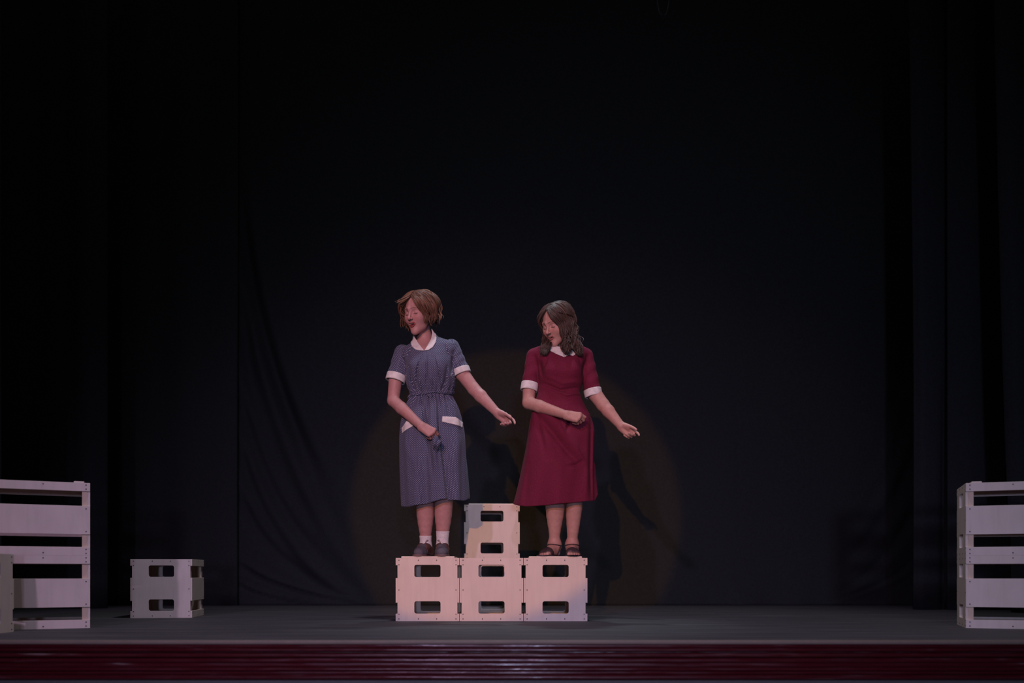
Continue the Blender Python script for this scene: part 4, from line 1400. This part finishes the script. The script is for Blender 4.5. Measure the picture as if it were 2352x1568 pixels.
# ================================================================== woman in the burgundy dress
def woman_wine():
    c = w(1290, 1277, 0.0)
    base = np.array([c[0], c[1], ZTOP])
    root = empty('person', base)
    tag(root, 'woman with long wavy brown hair, burgundy dress with white collar and cuffs, and dark sandals', 'person')
    zw = zz(903)
    rows = [(1185, 1173, 1371, .160, .0), (1162, 1178, 1367, .160, .0), (1130, 1186.5, 1365, .160, .0), (1081, 1197.5, 1364.5, .160, .0), (1011, 1210.5, 1366, .158, .0), (992, 1213.5, 1366, .152, .0), (965, 1218, 1360, .142, -.002),
            (937, 1224, 1346, .125, -.006), (915, 1231, 1335, .112, -.010), (902, 1235, 1331.5, .108, -.012), (886, 1237, 1336, .116, -.014), (862, 1236, 1341, .130, -.018), (842, 1233, 1343, .130, -.016),
            (824, 1226, 1347, .115, -.006), (811, 1220, 1352, .098, .004), (802, 1224, 1350, .086, .008), (794, 1240, 1336, .074, .014), (787, 1256, 1320, .064, .018), (778, 1266, 1310, .056, .02)]
    def folds(X, Y, Z, th):
        s = zw - Z
        dn = s > 0
        fr = sstep(1.9, 1.1, np.abs(th))
        g = .011 * sstep(.20, .75, s) * np.sin(6 * th + .4 + .6 * np.sin(2 * th)) + .0035 * sstep(.15, .5, s) * np.sin(11 * th + 2)
        lo = dn * fr; up = (~dn) * fr
        for pts, am, wd in (([(1232, 955), (1262, 995), (1296, 1040), (1322, 1068)], -.014, .020), ([(1252, 950), (1290, 1000), (1330, 1050), (1338, 1066)], .010, .024), ([(1306, 972), (1298, 1000)], -.010, .012),
                            ([(1230, 945), (1240, 1000), (1252, 1060)], -.008, .016), ([(1355, 960), (1352, 1080), (1354, 1150)], -.012, .014), ([(1300, 1078), (1322, 1072), (1334, 1064)], -.008, .012),
                            ([(1262, 1060), (1256, 1160)], .007, .03), ([(1215, 1060), (1205, 1160)], -.006, .02), ([(1345, 1080), (1338, 1160)], .007, .02)):
            g = g + 1.6 * lo * am * ridge(X, Z, [(xx(a), zz(b)) for a, b in pts], wd)
        for pts, am, wd in (([(1244, 886), (1285, 905), (1325, 896)], -.009, .011), ([(1250, 872), (1290, 890), (1330, 884)], .005, .012), ([(1262, 900), (1300, 916), (1330, 908)], .007, .009),
                            ([(1240, 838), (1246, 872)], -.010, .010), ([(1340, 836), (1336, 872)], -.010, .010), ([(1258, 826), (1246, 860)], -.004, .012), ([(1326, 830), (1338, 862)], -.004, .012)):
            g = g + 1.7 * fr * am * ridge(X, Z, [(xx(a), zz(b)) for a, b in pts], wd)
        for bx in (1262, 1316):
            g = g + up * .016 * np.exp(-(((X - xx(bx)) / .046) ** 2 + ((Z - zz(860)) / .048) ** 2))
        return g
    T = Torso(rows, 0.0, xx(1287), zz(900), zz(800), folds)
    SL = (w(1228, 819, .01), w(1216.5, 886, -.01)); SR = (w(1344, 818, .02), w(1361.5, 899, .01))
    eL = w(1214, 925, -.03); wL = w(1301, 953, -.225)
    eR = w(1385, 930, -.02); wR = w(1427, 979, -.09)
    HR = rot_head(-42, 28, 0); HC = w(1277, 743, -.075); HS = 1.03; OPN = .0045
    SKIN = (0.46, 0.250, 0.215)
    hem = pchip([xx(1150), xx(1177), xx(1215), xx(1290), xx(1365), xx(1400)], [zz(1161), zz(1161.5), zz(1166), zz(1160), zz(1152), zz(1148)])
    f = Field(axis(xx(1166), xx(1400), .0032), axis(Y0 - .24, Y0 + .23, .0034), axis(zz(1176), zz(776), .0034))
    f.add(T, (-9,) * 3, (9,) * 3)
    X, Y, Z = f.coords()
    # fold flicking out at the right of the hem
    f.cone(w(1361, 1070, -.02), w(1368, 1160, -.02), .012, .026, .03)
    inner = f.F + .012
    f.F = np.where(Z < zw - .12, np.maximum(f.F, -inner), f.F)
    hz = hem(X) + .022 * sstep(-.10, .12, Y - Y0) + .030 * sstep(xx(1364), xx(1372), X)
    f.F = smax(f.F, hz - Z, .003)
    for (a, b), r0, r1 in ((SL, .055, .0520), (SR, .053, .0545)):
        ax = (b - a) / np.linalg.norm(b - a); L = np.linalg.norm(b - a)
        def sl(X, Y, Z, a=a, ax=ax, L=L, r0=r0, r1=r1):
            px, py, pz = X - a[0], Y - a[1], Z - a[2]
            t = px * ax[0] + py * ax[1] + pz * ax[2]
            r = np.sqrt(np.maximum(px * px + py * py + pz * pz - t * t, 0))
            d = np.sqrt(r * r + np.minimum(t, 0) ** 2) - (r0 + (r1 - r0) * np.clip(t, 0, L) / L) - .002 * np.sin(t * 70 + 2 * px / .05) * sstep(0, .1, t)
            return smax(d, t - L, .004)
        f.add(sl, np.minimum(a, b) - .11, np.maximum(a, b) + .11, .014)
        c0 = a + ax * (L - .045)
        f.cut(lambda X, Y, Z, c0=c0, ax=ax, r1=r1: np.maximum(cone(X, Y, Z, c0, c0 + ax * .2, r1 - .007, r1 - .007), -((X - c0[0]) * ax[0] + (Y - c0[1]) * ax[1] + (Z - c0[2]) * ax[2])), c0 - .12, c0 + .12)
    neck_cut = [(xx(a), zz(b)) for a, b in ((1262, 770), (1264, 797), (1275, 804), (1290, 809), (1304, 806), (1316, 797), (1318, 770))]
    f.F = np.where(np.broadcast_to(Y < Y0 + .02, f.F.shape), smax(f.F, -poly2(X + 0 * Z, Z + 0 * X, neck_cut), .004), f.F)
    fobj('dress', f, M_WINE, root, base)
    cuff_on(SL, .0520, M_WHITE, root, base, .020, .034)
    cuff_on(SR, .0545, M_WHITE, root, base, .016, .034)
    nb0, nb1 = w(1290, 806, .025), w(1283, 768, -.01)
    neckfn = lambda X, Y, Z: cone(X, Y, Z, nb0, nb1, .0560, .0480)
    cb = lambda X, Y, Z: smin(T(X, Y, Z), neckfn(X, Y, Z) - .006, .030)
    pl = [(1258, 796), (1264, 794), (1279, 802), (1292, 807.5), (1293, 832), (1276, 823.5), (1257, 811)]
    pr = [(1293.6, 832), (1293, 807.5), (1304, 804.5), (1316, 796.5), (1321, 799), (1324.5, 818), (1313.5, 828), (1304, 825)]
    patch('collar', cb, pl, M_WHITE, root, base, .0085, .0018, Y0 + .05)
    patch('collar', cb, pr, M_WHITE, root, base, .0085, .0018, Y0 + .05)
    # ------------------------------- body
    hA, hB = HC - .16, HC + .16
    f = Field(axis(xx(1185), xx(1482), .0034, ((hA[0] + .03, hB[0] - .05, .0016), (wR[0] - .02, 9, .0024), (wL[0] - .02, wL[0] + .15, .0024))),
              axis(Y0 - .32, Y0 + .20, .0034, ((HC[1] - .14, HC[1] + .03, .0018), (wL[1] - .05, wL[1] + .05, .0024), (Y0 - .18, Y0 - .08, .0024))),
              axis(ZTOP + .004, HC[2] + .15, .0050, ((ZTOP - .1, ZTOP + .06, .0022), (HC[2] - .165, HC[2] + .03, .0016), (zz(1022), zz(935), .0024))))
    f.add(lambda X, Y, Z: smax(smax(T(X, Y, Z) + .012, (zz(960) - Z) + 0 * X, .02), (Z - zz(798)) + 0 * X, .05), (-9, -9, zz(965)), (9, 9, zz(788)), 0)
    f.cone(w(1290, 812, .028), w(1286, 770, .012), .0580, .0460, .045)
    def hd(X, Y, Z):
        px, py, pz = (X - HC[0]) / HS, (Y - HC[1]) / HS, (Z - HC[2]) / HS
        return head_sdf(*[px * HR[0, i] + py * HR[1, i] + pz * HR[2, i] for i in range(3)], OPN) * HS
    f.add(hd, hA - .01, hB + .01, .012)
    f.chain([w(1228, 820, .02), w(1216, 882, -.01), eL, eL + (wL - eL) * .3, wL], [.042, .044, .0395, .0400, .0265], .03, .010)
    f.chain([w(1344, 820, .03), w(1362, 899, .01), eR, eR + (wR - eR) * .3, wR], [.042, .048, .0425, .0405, .0265], .03, .010)
    hand(f, wL, w(1340, 961, -.255) - wL, (.25, -.3, .9), (-.1, -1, .35), 1.0,
         ((46, 52, 26), (66, 68, 34), (76, 72, 36), (78, 72, 36)), .02, (14, 4, 14))
    hand(f, wR, w(1458, 1001, -.12) - wR, (.6, -.35, .72), (.15, .9, .35), 1.0,
         ((26, 24, 12), (52, 54, 28), (60, 60, 30), (62, 60, 30)), .05, (20, 6, 8))
    hipL, hipR = w(1266, 975, .02), w(1318, 975, .02)
    kL, kR = w(1276, 1130, -.045), w(1321, 1130, -.045)
    aL, aR = w(1273.5, 1248, .035), w(1314, 1249, .035)
    leg(f, hipL, kL, aL, ((0, .0615), (.30, .0620), (.45, .0565), (.60, .0480), (.75, .0395), (.90, .0345), (1, .0340)))
    leg(f, hipR, kR, aR, ((0, .0535), (.30, .0540), (.45, .0500), (.60, .0445), (.75, .0385), (.90, .0340), (1, .0335)))
    AN = {0: .50, 1: .02}
    for i, (a, big) in enumerate(((aL, 1), (aR, -1))):
        a2 = a + np.array([0, 0, .0])
        o, fw, sd = foot_frame(a2, AN[i])
        bare_foot(f, a2 + np.array([0, 0, 0]), AN[i], -big, 1.0)
        f.cone(np.array([a[0], a[1], ZTOP + .075]), a, .0335, .0345, .03)
    f.F[:, :, :] = f.F
    def tint(V):
        P = (V - HC) @ HR / HS
        C = np.tile(np.array(SKIN), (len(V), 1))
        m = (np.abs(P) < .15).all(1) & (V[:, 2] > zz(803))
        C[m] = head_tint(P[m], SKIN, (.055, .030, .024), (0.33, 0.105, 0.10), OPN)
        for wr_ in (wL, wR):
            dd = np.linalg.norm(V - wr_, axis=1)
            k = np.clip((dd - .05) / .12, 0, 1) * (dd < .2) * (V[:, 2] < zz(935)) * .35
            C = C * (1 - k[:, None]) + np.array(SKIN) * (1.02, .80, .80) * k[:, None]
        return C
    fobj('body', f, M_SKIN, root, base, tint=tint, smooth=1)
    # ------------------------------- sandals
    for i, (a, big) in enumerate(((aL, 1), (aR, -1))):
        o, fw, sd = foot_frame(a, AN[i])
        P = lambda u, v, z: o + u * fw + v * sd + np.array([0, 0, z])
        f = Field(axis(o[0] - .14, o[0] + .10, .0028), axis(o[1] - .20, o[1] + .09, .003), axis(ZTOP - .002, ZTOP + .014, .002))
        f.add(lambda X, Y, Z: smax(footprint(X, Y, o, fw, sd, .007, .180)[0] + 0 * Z, np.abs(Z - ZTOP - .005) - .0048 + 0 * X + 0 * Y, .003), (-9,) * 3, (9,) * 3)
        so = fobj('sandal', f, M_STRAP, root, base, smooth=1)
        # broad toe strap: the foot's own surface, thickened
        f = Field(axis(o[0] - .14, o[0] + .10, .0022), axis(o[1] - .20, o[1] + .02, .0024), axis(ZTOP + .002, ZTOP + .075, .0022))
        bare_foot(f, a, AN[i], -big, 1.0)
        X, Y, Z = f.coords()
        u = (X - o[0]) * fw[0] + (Y - o[1]) * fw[1]
        inner = f.F - .001
        f.F = np.maximum(f.F - .0060, -inner)
        f.F = smax(f.F, np.abs(u - .118 - .25 * (Z - ZTOP - .03)) - .021, .003)
        fobj('toe_strap', f, M_STRAP, so, base, smooth=1)
        f = Field(axis(o[0] - .10, o[0] + .10, .0022), axis(o[1] - .12, o[1] + .09, .0024), axis(ZTOP + .004, ZTOP + .105, .0022))
        bare_foot(f, a, AN[i], -big, 1.0)
        f.cone(np.array([a[0], a[1], ZTOP + .075]), a, .0335, .0345, .03)
        X, Y, Z = f.coords()
        u = (X - o[0]) * fw[0] + (Y - o[1]) * fw[1]; z = Z - ZTOP
        inner = f.F - .0008
        sh_ = np.maximum(f.F - .0050, -inner)
        ring = np.abs(z - .073 - .12 * u) - .0042
        drop = np.maximum(np.abs(u - .006) - .006, z - .075)        # side pieces down to the sole
        f.F = smax(sh_, np.minimum(ring + 0 * sh_, drop + 0 * sh_), .002)
        fobj('ankle_strap', f, M_STRAP, so, base, smooth=1)
    # ------------------------------- hair
    hair_cap(HC, HR, HS, (.083, .106, .0885), (.040, .022, .017), 45, root, base, jaw=-.05)
    LOCKS = ((1249, 828, -180, -20), (1301, 829, 20, 66), (1333, 829, 66, 125), (1322, 816, 125, 181))
    cx0 = head_world([0, .02, .034], HC, HR, HS)
    def clamp(Wp, rng):
        Wp = Wp.copy(); m = 18
        d = (Wp[m - 1] - HC) @ HR
        phi = math.degrees(math.atan2(d[0], -(d[1] - .02)))
        back = phi > 118 or phi < -95
        tx, tb = 1249, 828
        for a_, b_, lo, hi in LOCKS:
            if lo <= phi < hi: tx, tb = a_, b_
        if phi < -95: tx = 1262
        tx = xx(tx) + rng.normal(0, .012)
        H = Wp[m:]
        f = np.linspace(0, 1, len(H)) if len(H) > 1 else np.zeros(1)
        H[:, 0] += (tx - H[-1, 0]) * f ** 1.3 * .85
        top, bot = H[0, 2], H[-1, 2]
        want = zz(tb) + abs(rng.normal(0, .022)) + (.03 if back else 0)
        H[:, 2] = top + (H[:, 2] - top) * (want - top) / (bot - top)
        if not back:
            off = rng.uniform(.008, .034)
            for q in range(len(H)):
                x, y, z = H[q]
                g_ = float(sstep(zz(765), zz(803), np.array(-z) * -1)) if False else float(np.clip((zz(768) - z) / (zz(768) - zz(806)), 0, 1))
                fy, dx = T.front_y(x, min(z, zz(812)))
                tgt = (fy if dx < .97 else Y0 - .060) - off
                H[q, 1] = y + (min(y, tgt) - y) * g_ * g_ * (3 - 2 * g_)
        Wp[m:] = H
        return Wp
    col = (0.058, 0.037, 0.031)
    P1 = hair_strands(HC, HR, HS, 1150, (42, 37), -.01, (.087, .112, .092), 98, .16, (.225, .13), (.0040, 1.2, .0130, 58), .0029, col, 8, clamp=clamp, curl_in=-.012, layers=(.80, 1.0))
    P2 = hair_strands(HC, HR, HS, 220, (42, 38), -.01, (.089, .115, .094), 98, .20, (.225, .22), (.006, 1.2, .013, 66), .0017, (.085, .055, .045), 9, clamp=clamp, curl_in=-.022)
    paths, radii, tints = [a + b for a, b in zip(P1, P2)]
    V, Q, Ct = strand_tubes(paths, radii, tints)
    link_mesh('hair', mesh_np('hair', V - base, Q, True, Ct), M_HAIR, root)
    # plaited strand drawn back from the brow over the ear
    q = np.linspace(0, 1, 40)
    cen = np.array([0, .02, .034]); rd = np.array((.087, .112, .092)) * 1.17
    parts = []
    for k in range(2):
        pts = []
        for t_ in q:
            ph = math.radians(50 + 75 * t_); ps = math.radians(66 + 50 * t_)
            d = np.array([math.sin(ps) * math.sin(ph), -math.sin(ps) * math.cos(ph), math.cos(ps)])
            tw = .0035 * np.array([0, 0, math.cos(t_ * 40 + k * math.pi)]) + .0035 * d * math.sin(t_ * 40 + k * math.pi)
            pts.append(cen + rd * d * (1 + .05 * t_) + tw)
        parts.append(tube(head_world(np.array(pts), HC, HR, HS), 0.0052 * np.clip(np.minimum(q * 10 + .2, (1 - q) * 6 + .2), 0, 1), 6))
    V, Q = merge(parts)
    link_mesh('braid', mesh_np('braid', V - base, Q, True, np.tile(np.array((.040, .022, .018)), (len(V), 1))), M_HAIR, root, )
    return root

woman_blue()
woman_wine()
